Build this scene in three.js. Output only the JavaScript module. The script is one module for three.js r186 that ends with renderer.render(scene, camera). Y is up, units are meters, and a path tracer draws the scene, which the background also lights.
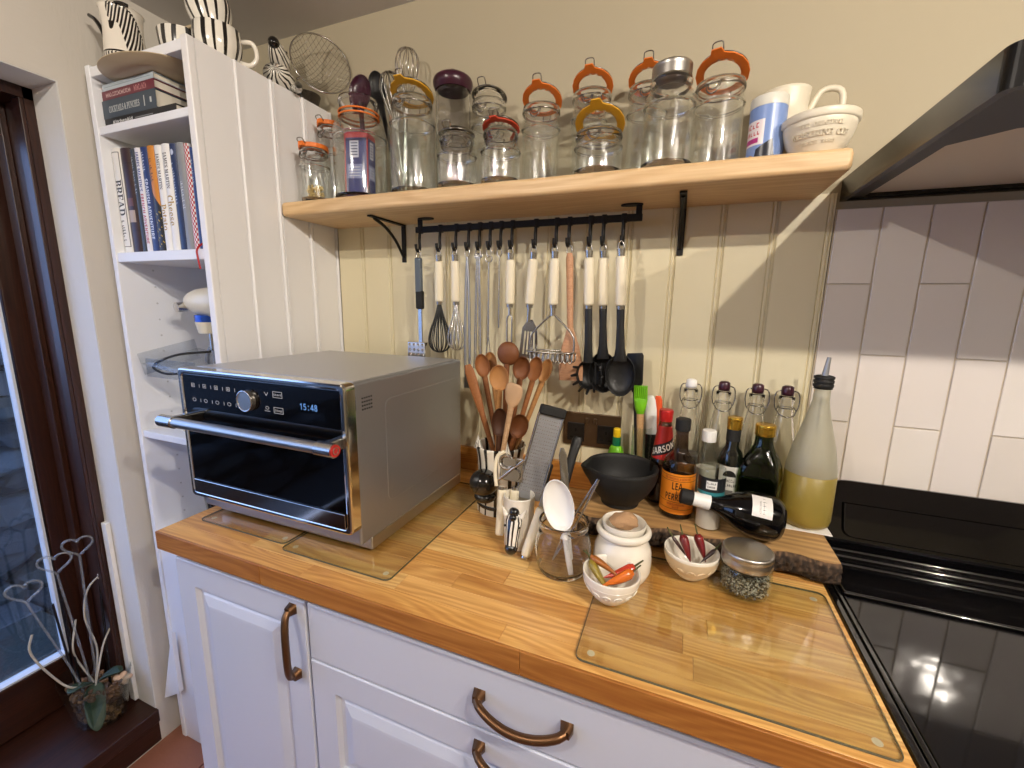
import * as THREE from 'three';
import { RoundedBoxGeometry } from 'three/addons/geometries/RoundedBoxGeometry.js';
import { mergeGeometries } from 'three/addons/utils/BufferGeometryUtils.js';
import { TextGeometry } from 'three/addons/geometries/TextGeometry.js';
import { FontLoader } from 'three/addons/loaders/FontLoader.js';

// ---------------------------------------------------------------- camera, sky, lamps, exposure
const scene = new THREE.Scene();
const rad = (d) => d * Math.PI / 180;
const camera = new THREE.PerspectiveCamera(2 * Math.atan(384 / 425.1) * 180 / Math.PI, 1024 / 768, 0.02, 60);
camera.position.set(0, 1.394, 1.1);
camera.rotation.set(rad(-10.38), rad(21.458), rad(0.968), 'YXZ');
scene.add(camera);
scene.background = new THREE.Color().setRGB(0.35, 0.52, 1.0);   // dusk sky, one even colour
scene.backgroundIntensity = 3.7;
const renderer = new THREE.WebGLRenderer({ antialias: true });
renderer.toneMapping = THREE.LinearToneMapping;
renderer.toneMappingExposure = 1.0;
renderer.shadowMap.enabled = true;
const LAMP = new THREE.Color().setRGB(1.0, 0.905, 0.785);
const CEIL = 2.185;
// recessed ceiling downlights: x, z, candela; the last is added fill, unseen
const DOWNLIGHTS = [[0.67, 1.34, 3.9], [-0.77, 1.76, 2.5], [1.25, 1.31, 3.2], [0.6, 3.2, 0.2]];

// ---------------------------------------------------------------- helpers
function rng(seed) { let a = seed >>> 0; return () => { a = (a + 0x6D2B79F5) | 0; let t = Math.imul(a ^ (a >>> 15), 1 | a); t = (t + Math.imul(t ^ (t >>> 7), 61 | t)) ^ t; return ((t ^ (t >>> 14)) >>> 0) / 4294967296; }; }
const rnd = rng(7);
const rr = (a, b) => a + (b - a) * rnd();
const V = (x, y, z) => new THREE.Vector3(x, y, z);
const used = {};
function numbered(n) { const k = used[n] = (used[n] ?? -1) + 1; return k ? n + '_' + String(k).padStart(3, '0') : n; }
function clean(g) {
  const o = g.index ? g.toNonIndexed() : g;
  for (const k of Object.keys(o.attributes)) if (!['position', 'normal', 'uv'].includes(k)) o.deleteAttribute(k);
  if (!o.attributes.normal) o.computeVertexNormals();
  if (!o.attributes.uv) o.setAttribute('uv', new THREE.Float32BufferAttribute(new Float32Array(o.attributes.position.count * 2), 2));
  o.morphAttributes = {};
  return o;
}
const merge = (gs) => { gs = gs.flat(); return gs.length === 1 ? gs[0] : mergeGeometries(gs.map(clean), false); };
function obj(name, g, m, parent) {
  const o = new THREE.Mesh(Array.isArray(g) ? merge(g) : g, m);
  o.castShadow = o.receiveShadow = true;
  o.name = parent ? name : numbered(name);
  (parent ?? scene).add(o);
  return o;
}
function tag(o, label, category, group) { o.userData.label = label; o.userData.category = category; if (group) o.userData.group = group; return o; }
function thing(name, label, category, [x, y, z] = [0, 0, 0], turn = 0, group) {
  const o = new THREE.Group(); o.name = numbered(name); scene.add(o);
  o.position.set(x, y, z); o.rotation.y = turn;
  return tag(o, label, category, group);
}
function struct(name, g, m) { const o = obj(name, g, m); o.userData.kind = 'structure'; return o; }
function dup(root, label, pos, turn) { const c = root.clone(); c.name = numbered(root.name); c.userData = { ...root.userData }; if (label) c.userData.label = label; scene.add(c); if (pos) c.position.set(...pos); if (turn !== undefined) c.rotation.y = turn; return c; }
// geometry
const T = (g, x = 0, y = 0, z = 0) => g.translate(x, y, z);
const box = (w, h, d, x = 0, y = 0, z = 0) => T(new THREE.BoxGeometry(w, h, d), x, y, z);
const rbox = (w, h, d, r, x = 0, y = 0, z = 0, s = 2) => T(new RoundedBoxGeometry(w, h, d, s, r), x, y, z);
const span = (x0, x1, y0, y1, z0, z1) => box(x1 - x0, y1 - y0, z1 - z0, (x0 + x1) / 2, (y0 + y1) / 2, (z0 + z1) / 2);
const rspan = (x0, x1, y0, y1, z0, z1, r = 0.002) => rbox(x1 - x0, y1 - y0, z1 - z0, r, (x0 + x1) / 2, (y0 + y1) / 2, (z0 + z1) / 2, 1);
const cyl = (r0, r1, h, x = 0, y = 0, z = 0, n = 20) => T(new THREE.CylinderGeometry(r1, r0, h, n), x, y + h / 2, z);   // bottom radius, top radius, stands on y
const rod = (a, b, r, n = 8, r2 = r) => { const d = b.clone().sub(a), g = new THREE.CylinderGeometry(r2, r, d.length(), n); g.applyQuaternion(new THREE.Quaternion().setFromUnitVectors(V(0, 1, 0), d.clone().normalize())); return T(g, (a.x + b.x) / 2, (a.y + b.y) / 2, (a.z + b.z) / 2); };
const lathe = (pts, n = 32) => new THREE.LatheGeometry(pts.map((p) => new THREE.Vector2(Math.max(p[0], 1e-5), p[1])), n);
const curve2 = (pts, n = 24) => new THREE.SplineCurve(pts.map((p) => new THREE.Vector2(...p))).getPoints(n).map((p) => [p.x, p.y]);
const tube = (pts, r, seg = 20, radial = 6, closed = false) => new THREE.TubeGeometry(new THREE.CatmullRomCurve3(pts, closed, 'centripetal'), seg, r, radial, closed);
const sphere = (r, x = 0, y = 0, z = 0, n = 16) => T(new THREE.SphereGeometry(r, n, Math.max(8, n * 0.7 | 0)), x, y, z);
// rings [y, rx, rz, cx, cz] joined to a closed body
function loft(rings, n = 12) {
  const pos = [], uv = [], idx = [];
  rings.forEach(([y, rx, rz, cx = 0, cz = 0], k) => { for (let i = 0; i <= n; i++) { const a = i / n * Math.PI * 2; pos.push(cx + Math.cos(a) * rx, y, cz + Math.sin(a) * rz); uv.push(i / n, k / (rings.length - 1)); } });
  const w = n + 1;
  for (let k = 0; k < rings.length - 1; k++) for (let i = 0; i < n; i++) { const a = k * w + i, b = a + 1, c = a + w, d = c + 1; idx.push(a, c, b, b, c, d); }
  for (const [k, flip] of [[0, 1], [rings.length - 1, 0]]) { const c = pos.length / 3, R = rings[k]; pos.push(R[3] ?? 0, R[0], R[4] ?? 0); uv.push(.5, .5); for (let i = 0; i < n; i++) { const a = k * w + i; flip ? idx.push(c, a, a + 1) : idx.push(c, a + 1, a); } }
  const g = new THREE.BufferGeometry(); g.setAttribute('position', new THREE.Float32BufferAttribute(pos, 3)); g.setAttribute('uv', new THREE.Float32BufferAttribute(uv, 2)); g.setIndex(idx); g.computeVertexNormals(); return g;
}
function shape(pts) { const s = new THREE.Shape(); pts.forEach((p, i) => i ? s.lineTo(...p) : s.moveTo(...p)); s.closePath(); return s; }
function roundRect(w, h, r, x = 0, y = 0) { const s = new THREE.Shape(), a = x - w / 2, b = y - h / 2; s.moveTo(a + r, b); s.lineTo(a + w - r, b); s.quadraticCurveTo(a + w, b, a + w, b + r); s.lineTo(a + w, b + h - r); s.quadraticCurveTo(a + w, b + h, a + w - r, b + h); s.lineTo(a + r, b + h); s.quadraticCurveTo(a, b + h, a, b + h - r); s.lineTo(a, b + r); s.quadraticCurveTo(a, b, a + r, b); return s; }
const extr = (s, depth, bevel = 0, cs = 8) => new THREE.ExtrudeGeometry(s, bevel ? { depth: depth - 2 * bevel, bevelEnabled: true, bevelThickness: bevel, bevelSize: bevel, bevelOffset: -bevel, bevelSegments: 2, curveSegments: cs } : { depth, bevelEnabled: false, curveSegments: cs });
const flat = (s, depth, bevel = 0) => extr(s, depth, bevel).rotateX(-Math.PI / 2);   // shape in x,-z, thickness up from y 0
// uv in metres from the dominant normal; the grain runs along axis
function boxUV(g, axis = 'x', ou = 0, ov = 0) {
  const o = clean(g), p = o.attributes.position, n = o.attributes.normal, uv = o.attributes.uv;
  for (let i = 0; i < p.count; i++) {
    const q = [p.getX(i), p.getY(i), p.getZ(i)], m = [Math.abs(n.getX(i)), Math.abs(n.getY(i)), Math.abs(n.getZ(i))];
    const k = m[0] > m[1] && m[0] > m[2] ? 0 : m[1] > m[2] ? 1 : 2, rest = [0, 1, 2].filter((j) => j !== k), ax = 'xyz'.indexOf(axis);
    let u = rest[0], v = rest[1]; if (v === ax) [u, v] = [v, u];
    uv.setXY(i, q[u] + ou, q[v] + ov);
  }
  return o;
}
// a body whose local +y is turned from a foot to a tip
function stand(o, foot, tip, twist = 0) { o.position.copy(foot); o.quaternion.setFromUnitVectors(V(0, 1, 0), tip.clone().sub(foot).normalize()).multiply(new THREE.Quaternion().setFromAxisAngle(V(0, 1, 0), twist)); return o; }

// ---------------------------------------------------------------- textures
function noiseField(seed) {
  const r = rng(seed), P = new Float32Array(65536); for (let i = 0; i < 65536; i++) P[i] = r();
  return (x, y, px, py) => { const xi = Math.floor(x), yi = Math.floor(y), fx = x - xi, fy = y - yi, sx = fx * fx * (3 - 2 * fx), sy = fy * fy * (3 - 2 * fy); const at = (a, b) => P[(((a % px + px) % px) + ((b % py + py) % py) * 251) & 65535]; return (at(xi, yi) * (1 - sx) + at(xi + 1, yi) * sx) * (1 - sy) + (at(xi, yi + 1) * (1 - sx) + at(xi + 1, yi + 1) * sx) * sy; };
}
function dataTex(w, h, f, srgb, repeat) {
  const d = new Uint8Array(w * h * 4);
  for (let y = 0; y < h; y++) for (let x = 0; x < w; x++) { const c = f(x / w, y / h); const k = (y * w + x) * 4; for (let i = 0; i < 3; i++) d[k + i] = Math.max(0, Math.min(255, c[i] * 255)); d[k + 3] = 255; }
  const t = new THREE.DataTexture(d, w, h); t.wrapS = t.wrapT = THREE.RepeatWrapping; t.magFilter = THREE.LinearFilter; t.minFilter = THREE.LinearMipmapLinearFilter; t.generateMipmaps = true;
  if (srgb) t.colorSpace = THREE.SRGBColorSpace; if (repeat) t.repeat.set(...repeat); t.needsUpdate = true; return t;
}
const mixc = (a, b, t) => a.map((v, i) => v + (b[i] - v) * t);
function grain(seed, light, dark, repeat, fine = 60, amt = 1) {
  const n = noiseField(seed);
  return dataTex(512, 512, (u, v) => {
    const warp = (n(u * 3, v * 6, 3, 6) - .5) * 1.6 + (n(u * 7, v * 9, 7, 9) - .5) * .5;
    const ring = .5 + .5 * Math.sin((v * 14 + warp * 2.2) * Math.PI * 2);
    const f = n(u * 10, v * fine, 10, fine) * .6 + n(u * 24, v * fine * 3, 24, fine * 3) * .4;
    const broad = n(u * 2, v * 5, 2, 5);
    const t = Math.min(1, Math.max(0, (ring * .34 + f * .5 + broad * .32 - .18) * amt));
    return mixc(light, dark, t);
  }, true, repeat);
}
const speck = (seed, s, lo, hi, rep) => { const n = noiseField(seed); return dataTex(256, 256, (u, v) => { const t = n(u * s, v * s, s, s) * .5 + n(u * s * 2.6 | 0, v * s * 2, 999, s * 2) * .2 + n(u * s * 4, v * s * 4, s * 4, s * 4) * .3; const c = lo + (hi - lo) * t; return [c, c, c]; }, false, rep); };
const canvasTex = (w, h, draw) => { const c = document.createElement('canvas'); c.width = w; c.height = h; const x = c.getContext('2d'); draw(x, w, h); const t = new THREE.CanvasTexture(c); t.colorSpace = THREE.SRGBColorSpace; t.anisotropy = 4; return t; };
const oakTex = grain(11, [.96, .81, .53], [.74, .535, .285], [1.7, 5], 60, 1.1);
const shelfTex = grain(23, [.90, .78, .60], [.76, .60, .41], [1.3, 5], 70, 1);
const darkWoodTex = grain(31, [.245, .125, .075], [.12, .052, .03], [1.5, 6], 50, 1);
const spoonTex = grain(37, [1, .97, .92], [.72, .60, .48], [4, 16], 40, 1);
const barkN = noiseField(41);
const plasterBump = speck(51, 24, .3, .7, [2.2, 2.2]);
const glassBump = speck(57, 6, .2, .8, [2, 3]);
const paintBump = speck(53, 40, .35, .65, [3, 3]);

// ---------------------------------------------------------------- materials
const std = (hex, roughness = .6, extra = {}) => new THREE.MeshStandardMaterial({ color: hex, roughness, ...extra });
const phy = (hex, roughness = .6, extra = {}) => new THREE.MeshPhysicalMaterial({ color: hex, roughness, ...extra });
const M = {
  wallLeft: std(0xd2ccc2, .85, { bumpMap: plasterBump, bumpScale: .0012 }),  // greyish cream, kept lighter than the back wall in place of lamp light
  wall: std(0xb0a58d, .85, { bumpMap: plasterBump, bumpScale: .0012 }),  // cream darkened to stand in for weak downlight spread on the upper wall
  ceiling: std(0xd6d3d2, .9, { bumpMap: plasterBump, bumpScale: .001 }),
  reveal: std(0xdcdad6, .8, { bumpMap: plasterBump, bumpScale: .001 }),
  panel: phy(0xded4b4, .42, { bumpMap: paintBump, bumpScale: .0004 }),
  unit: phy(0xf0eff0, .38, { bumpMap: paintBump, bumpScale: .0003 }),
  unitShelf: phy(0xf2f4f9, .4),
  cabinet: phy(0xcfd3de, .36, { bumpMap: paintBump, bumpScale: .0003 }),
  carcass: std(0xcfd2da, .5),
  grout: std(0xd2c6b4, .9),
  black: phy(0x0b0b0c, .32), hood: phy(0x0d0d0d, .22), blackGloss: phy(0x08080a, .06, { clearcoat: .6, clearcoatRoughness: .03 }), blackGlass: phy(0x050507, .05),
  blackNylon: std(0x151515, .48), iron: std(0x14110f, .55, { metalness: .3 }), rubberBlack: std(0x121212, .7),
  steel: std(0xb9b7b2, .26, { metalness: 1 }), chrome: std(0xd6d4d0, .1, { metalness: 1 }), wire: std(0x8e8a84, .25, { metalness: 1 }), brushed: std(0xb8b4ae, .34, { metalness: 1 }), greySteel: std(0xa2a5ab, .42, { metalness: .85 }),
  bronze: std(0x6b4d34, .38, { metalness: .85 }),
  bowlCream: phy(0xe2d9c4, .35), cream: phy(0xefe5cb, .3), ceramic: phy(0xf0eadd, .22, { clearcoat: .5, clearcoatRoughness: .08 }), white: phy(0xf3f1ec, .3), whitePlastic: phy(0xf4f3f0, .35),
  tan: phy(0xcbb796, .3), beige: phy(0xd9c4a2, .4), orange: std(0xe2741f, .5), yellow: std(0xd8a01e, .5), redSeal: std(0xc8401c, .5), purple: phy(0x3a1526, .28), red: std(0xb01c1a, .35), lime: phy(0x77c31f, .35), gold: std(0xd2a83f, .25, { metalness: .9 }),
  // clear glass
  matEdge: phy(0x585848, .15),
  solidGlass: phy(0xffffff, .015, { transmission: 1, thickness: .004, ior: 1.45 }),
  glass: phy(0xfcfdfc, .02, { transmission: 1, thickness: 0, ior: 1.8, bumpMap: glassBump, bumpScale: .0016 }),
  thinGlass: phy(0xf4f8f6, .03, { transmission: 1, thickness: 0, ior: 1.5 }),
  pane: phy(0xf2f6f8, .0, { transmission: 1, thickness: 0, ior: 1.5 }),
  mat: phy(0xf6f7f3, .05, { transmission: 1, thickness: 0, ior: 1.5 }),
  clearPlastic: phy(0xeef0f2, .06, { transmission: 1, thickness: 0, ior: 1.45 }),
};
const wood = (tex, hex, rough = .45, extra = {}) => phy(hex, rough, { map: tex, ...extra });
const OAKS = [0xffffff, 0xfbeee0, 0xfff4e4, 0xe6d0b4, 0xfff8ea, 0xf2dfc6].map((c) => wood(oakTex, c, .30, { clearcoat: .25, clearcoatRoughness: .25 }));
M.oakEdge = wood(oakTex, 0xe0c8a8, .4); M.shelf = wood(shelfTex, 0xffffff, .45); M.dark = wood(darkWoodTex, 0xffffff, .35);
M.lipping = wood(oakTex, 0xbd9a74, .42);
M.upstand = wood(oakTex, 0xd8b78c, .4);

// ---------------------------------------------------------------- the room
const XL = -1.452, XR = 2.6, ZF = 3.9;
{ // floor
  const f = struct('floor', span(XL - .3, XR + .15, -.12, -.006, -.12, ZF + .12), std(0x6e5546, .9));
  const tones = [0x8d5a45, 0x9a6450, 0x84523f, 0xa06c58].map((c) => std(c, .55, { bumpMap: plasterBump, bumpScale: .002 }));
  const tg = boxUV(rbox(.196, .012, .196, .003, 0, -.006, 0, 1));
  for (let i = 0; i < 16; i++) for (let j = 0; j < 9; j++) { const t = obj('tile', tg, tones[(rnd() * 4) | 0], f); t.position.set(XL + .1 + i * .2, 0, .25 + j * .2); }
}
struct('ceiling', span(XL - .3, XR + .15, CEIL, CEIL + .12, -.12, ZF + .12), M.ceiling);
{ // back wall, plain above the shelf, boarded below it, tiled behind the cooker
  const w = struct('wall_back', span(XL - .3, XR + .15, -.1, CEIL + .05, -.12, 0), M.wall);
  const P = .0995, prof = shape([[0, 0], [0, .006], [.0015, .009], [P - .0135, .009], [P - .011, .0055], [P - .009, .0085], [P - .0055, .0085], [P - .0035, .0055], [P - .001, .009], [P, .006], [P, 0]].map(([a, b]) => [a, -b]));
  const bg = extr(prof, .655).rotateX(-Math.PI / 2); // x across, z out of the wall, y up
  const b2 = boxUV(bg, 'y');
  for (let k = 1; k <= 13; k++) obj('board', b2, M.panel, w).position.set(.272 - P * k, .975, 0);
  // vertical half-lapped glazed tiles
  obj('grout', span(.274, 1.6, .85, 1.599, 0, .005), M.grout, w);
  const tileBump = (() => { const n = noiseField(61); return dataTex(256, 256, (u, v) => { const c = n(u * 5, v * 5, 5, 5) * .8 + n(u * 13, v * 13, 13, 13) * .2; return [c, c, c]; }, false, [3.1, 3.1]); })();
  const TM = [0xe6dfd8, 0xeae3dc, 0xe2dad2, 0xe8e0da].map((c) => phy(c, .1, { bumpMap: tileBump, bumpScale: .0022, clearcoat: .4, clearcoatRoughness: .06 }));
  for (let c = 0; c < 17; c++) {
    const x0 = .276 + c * .0767, x1 = x0 + .0738, off = c % 2 ? 1.306 : 1.45; let ys = [1.598];
    for (let y = off; y > .84; y -= .2905) ys.push(y);
    for (let i = 0; i < ys.length; i++) { const top = ys[i] - (i ? .0012 : 0), bot = (ys[i + 1] ?? .85) + .0012; const t = obj('tile', boxUV(rbox(x1 - x0, top - bot, .0064, .0014, 0, 0, 0, 1), 'y', rr(0, 1), rr(0, 1)), TM[(rnd() * 4) | 0], w); t.position.set((x0 + x1) / 2, (top + bot) / 2, .0052); t.rotation.set(rr(-.002, .002), rr(-.006, .006), 0); }
  }
}
{ // left wall with a deep door opening
  const z0 = .445, z1 = 2.65, yt = 1.912, xo = -1.85;
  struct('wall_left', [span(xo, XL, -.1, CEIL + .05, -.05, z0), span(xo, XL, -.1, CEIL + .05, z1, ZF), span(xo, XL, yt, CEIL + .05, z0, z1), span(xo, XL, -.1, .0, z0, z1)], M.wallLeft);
  struct('trim_1', [span(-1.80, XL - .001, .12, yt - .003, z0, z0 + .003), span(-1.80, XL - .001, yt - .003, yt, z0, z1), span(-1.80, XL - .001, .12, yt - .003, z1 - .003, z1)], M.reveal);
  // oak-dark threshold step
  const st = struct('door_sill', boxUV(rspan(-1.84, XL + .012, .075, .12, z0 - .0, z1, .004), 'z'), M.dark);
  obj('riser', boxUV(span(-1.84, XL, .0, .075, z0, z1), 'z'), M.dark, st);
  // the door: frame, leaf, pane
  const d = struct('door_1', boxUV(merge([span(-1.8, -1.565, .12, yt - .003, z0 + .003, z0 + .022), span(-1.8, -1.565, .12, yt - .003, z1 - .022, z1 - .003), span(-1.8, -1.565, yt - .03, yt - .003, z0, z1)]), 'y'), M.dark);
  const lz0 = z0 + .024, lz1 = z1 - .024, lx0 = -1.775, lx1 = -1.722;
  obj('stile', boxUV(merge([rspan(lx0, lx1, .125, yt - .035, lz0, lz0 + .046, .003), rspan(lx0, lx1, .125, yt - .035, lz1 - .046, lz1, .003)]), 'y'), M.dark, d);
  obj('rail', boxUV(merge([rspan(lx0, lx1, .125, .285, lz0 + .05, lz1 - .05, .003), rspan(lx0, lx1, yt - .1, yt - .035, lz0 + .05, lz1 - .05, .003)]), 'z'), M.dark, d);
  obj('moulding', boxUV(merge([rspan(-1.6, -1.565, .12, yt - .03, z0 + .022, z0 + .031, .002), rspan(-1.70, -1.66, .12, yt - .03, z0 + .022, z0 + .036, .002)]), 'y'), M.dark, d);
  obj('glazing_bead', merge([span(lx0 + .018, lx1 - .004, .285, .291, lz0 + .05, lz1 - .05), span(lx0 + .018, lx1 - .004, .285, yt - .1, lz0 + .05, lz0 + .056)]), std(0xd9dfe8, .5), d);
  obj('pane', span(lx0 + .024, lx0 + .028, .285, yt - .1, lz0 + .052, lz1 - .052), M.pane, d);
}
{ // right wall and the wall behind the camera
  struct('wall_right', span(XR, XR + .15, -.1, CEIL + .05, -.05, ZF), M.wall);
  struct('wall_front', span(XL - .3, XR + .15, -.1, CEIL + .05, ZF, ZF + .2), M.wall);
}
// recessed downlights, the last an added fill lamp behind the camera
DOWNLIGHTS.forEach(([x, z, cd], i) => {
  const t = thing('ceiling_downlight', ['recessed ceiling downlight in front of the cooker hood', 'recessed ceiling downlight between the door and the microwave', 'recessed ceiling downlight to the right above the cooker', 'added fill downlight out of view at the far end of the room'][i], 'downlight', [x, CEIL, z], 0, 'ceiling downlights');
  obj('trim', lathe([[.034, -.001], [.045, -.001], [.045, -.005], [.036, -.006], [.034, -.001]], 28), M.whitePlastic, t);
  obj('bulb', cyl(.033, .033, .003, 0, -.0045, 0, 24), new THREE.MeshStandardMaterial({ color: 0xffffff, emissive: LAMP, emissiveIntensity: 9 }), t);
  const s = new THREE.PointLight(LAMP, cd, 0, 2);
  s.position.set(0, -.03, 0); s.castShadow = true; s.shadow.radius = .7; t.add(s);
});
{ // outside: a slate bank and paving, dusk
  const g = struct('ground_outside', span(-14, -1.86, -.25, -.06, -9, 14), std(0x2c3033, .8));
  const SM = [0x23272b, 0x2e3338, 0x1c2023, 0x393d40, 0x292e2c].map((c) => std(c, .55, { bumpMap: plasterBump, bumpScale: .012 }));
  const vs = [0, 1, 2, 3, 4, 5].map((k) => { const q = rng(90 + k), s = new THREE.IcosahedronGeometry(1, 1), p = s.attributes.position, m = {}; for (let i = 0; i < p.count; i++) { const key = [p.getX(i), p.getY(i), p.getZ(i)].map((v) => v.toFixed(3)).join(); const f = m[key] ??= .72 + .5 * q(); const cl = (v, c) => Math.max(-c, Math.min(c, v * f)); p.setXYZ(i, cl(p.getX(i), .8), cl(p.getY(i), .62), cl(p.getZ(i), .8)); } s.computeVertexNormals(); return boxUV(s); });
  for (let i = 0; i < 6; i++) for (let j = 0; j < 9; j++) { const s = obj('paving_slab', boxUV(rbox(.36, .05, .36, .01, 0, -.04, 0, 1)), SM[(rnd() * 5) | 0], g); s.position.set(-2.06 - i * .37, rr(-.01, .01), -1.4 + j * .37); s.rotation.y = rr(-.05, .05); }
  const w = thing('slate_bank', 'dark slate stone bank behind the glass door', 'stone wall', [-2.75, 0, 0]);
  obj('earth', merge([span(-.9, -.28, -.1, 1.9, -3, .5), span(-.9, -.28, -.1, .5, .5, 3.6)]), std(0x23282b, .95), w);
  for (let r = 0; r < 16; r++) { const y = .02 + r * .12; for (let z = -1.6; z < 2.6;) { const wz = rr(.15, .42), s = obj('stone', vs[(rnd() * 6) | 0], SM[(rnd() * 5) | 0], w); s.scale.set(rr(.12, .2), rr(.078, .105), wz * .68); s.position.set(-.2 - r * .014 + rr(-.05, .05), y, z + wz / 2); s.rotation.set(rr(-.25, .25), rr(-.3, .3), rr(-.2, .2)); z += wz * .97; if (z > .35 && y > .45) break; } }
}

// ---------------------------------------------------------------- fitted furniture
// raised-and-fielded panel front: nested rectangles [inset, height], outward +z
function fielded(w, h, rings, back = -.019) {
  const pos = [], idx = [];
  const R = (i, z) => [[-w / 2 + i, -h / 2 + i, z], [w / 2 - i, -h / 2 + i, z], [w / 2 - i, h / 2 - i, z], [-w / 2 + i, h / 2 - i, z]];
  const quad = (a, b, c, d) => { const k = pos.length / 3; pos.push(...a, ...b, ...c, ...d); idx.push(k, k + 1, k + 2, k, k + 2, k + 3); };
  const all = [[0, back], ...rings];
  for (let k = 0; k < all.length - 1; k++) { const A = R(...all[k]), B = R(...all[k + 1]); for (let i = 0; i < 4; i++) { const j = (i + 1) % 4; quad(A[i], A[j], B[j], B[i]); } }
  quad(...R(...all[all.length - 1])); quad(...R(0, back).reverse());
  const g = new THREE.BufferGeometry(); g.setAttribute('position', new THREE.Float32BufferAttribute(pos, 3)); g.setIndex(idx);
  const o = g.toNonIndexed(); o.computeVertexNormals(); return boxUV(o);
}
const field = (f) => [[0, -.002], [.002, 0], [f, 0], [f + .005, -.009], [f + .014, -.009], [f + .018, -.006], [f + .036, -.0005], [f + .042, 0]];
const slab = [[0, -.003], [.003, 0]];
// bow handle along local x
function bowHandle(L = .165) {
  const k = L / 2, g = [], foot = (s) => T(new THREE.CylinderGeometry(.0085, .0125, .014, 4).rotateY(Math.PI / 4).rotateX(Math.PI / 2).scale(1.1, 1, 1), s * (k - .012), 0, .007);
  g.push(foot(-1), foot(1));
  const n = 18, P = []; for (let i = 0; i <= n; i++) { const t = i / n * 2 - 1; P.push(V(t * (k - .012), -.012 * Math.pow(1 - t * t, 1.2), .012 + .02 * Math.pow(1 - t * t, .6))); }
  for (let i = 0; i < 1; i++) g.push(new THREE.TubeGeometry(new THREE.CatmullRomCurve3(P), 28, .0066, 8).scale(1, 1, 1));
  return merge(g);
}
const handleG = bowHandle();
const WT = .91, WX0 = -1.0066, WX1 = .2755, WZ = .603;
{ // base cupboard beside the bookcase
  const c = thing('base_cupboard', 'white base cupboard with one fielded door and bronze bow handle under the worktop', 'cupboard', [0, 0, 0]);
  obj('carcass', [span(-.988, -.61, .1, .868, .02, .562)], M.carcass, c); obj('plinth', span(-.985, -.61, .0, .1, .05, .52), M.carcass, c);
  const d = obj('door', fielded(.374, .712, field(.056)), M.cabinet, c); d.position.set(-.8, .487, .583);
  const h = obj('handle', handleG, M.bronze, d); h.position.set(.158, .266, 0); h.rotation.z = Math.PI / 2; 
  const u = thing('drawer_unit', 'wide white drawer unit with bronze bow handles under the worktop', 'drawers', [0, 0, 0]);
  obj('carcass', [span(-.608, .272, .1, .868, .02, .562)], M.carcass, u); obj('plinth', span(-.608, .272, .0, .1, .05, .52), M.carcass, u);
  [[.727, .843, 0], [.435, .7235, 1], [.131, .4315, 1]].forEach(([a, b, f]) => {
    const dr = obj('drawer', fielded(.876, b - a, f ? field(.056) : slab), M.cabinet, u); dr.position.set(-.1695, (a + b) / 2, .583);
    obj('handle', handleG, M.bronze, dr).position.set(-.009, f ? (b - a) / 2 - .03 : .006, 0);
  });
}
{ // worktop of oak staves
  const w = thing('oak_worktop', 'oiled oak worktop of glued staves beside the cooker', 'worktop', [0, 0, 0]);
  obj('core', span(WX0 + .001, WX1 - .001, WT - .039, WT - .0012, .001, WZ - .002), M.oakEdge, w);
  const rows = 14, rw = WZ / rows;
  for (let r = 0; r < rows; r++) {
    let x = WX0; const first = rr(.12, .42); let k = 0;
    while (x < WX1 - .001) {
      let L = k++ ? rr(.26, .52) : first; if (WX1 - (x + L) < .12) L = WX1 - x;
      const top = .0085;
      const z0 = r * rw, g = rspan(x + .0002, x + L - .0002, WT - top, WT - rnd() * .0002, z0 + .0002, z0 + rw - .0002 - (r === rows - 1 ? .005 : 0), .0006);
      obj('stave', boxUV(g, 'x', rr(0, 3), rr(0, 3)), OAKS[(rnd() * OAKS.length) | 0], w);
      x += L;
    }
  }
  for (let k = 0, x = WX0; k < 3; k++) { const L = [.31, .52, WX1 - WX0 - .83][k]; obj('front_lipping', boxUV(rspan(x + .0002, x + L - .0002, WT - .04, WT - .0001, WZ - .0052, WZ, .0012), 'x', k * .7, k * .31), M.lipping, w); x += L; }
  const u = tag(obj('wooden_upstand', boxUV(rspan(-1.025, .262, WT + .0005, .98, .0095, .026, .002), 'x'), M.upstand), 'oak upstand strip along the back of the worktop', 'upstand');
}
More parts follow.
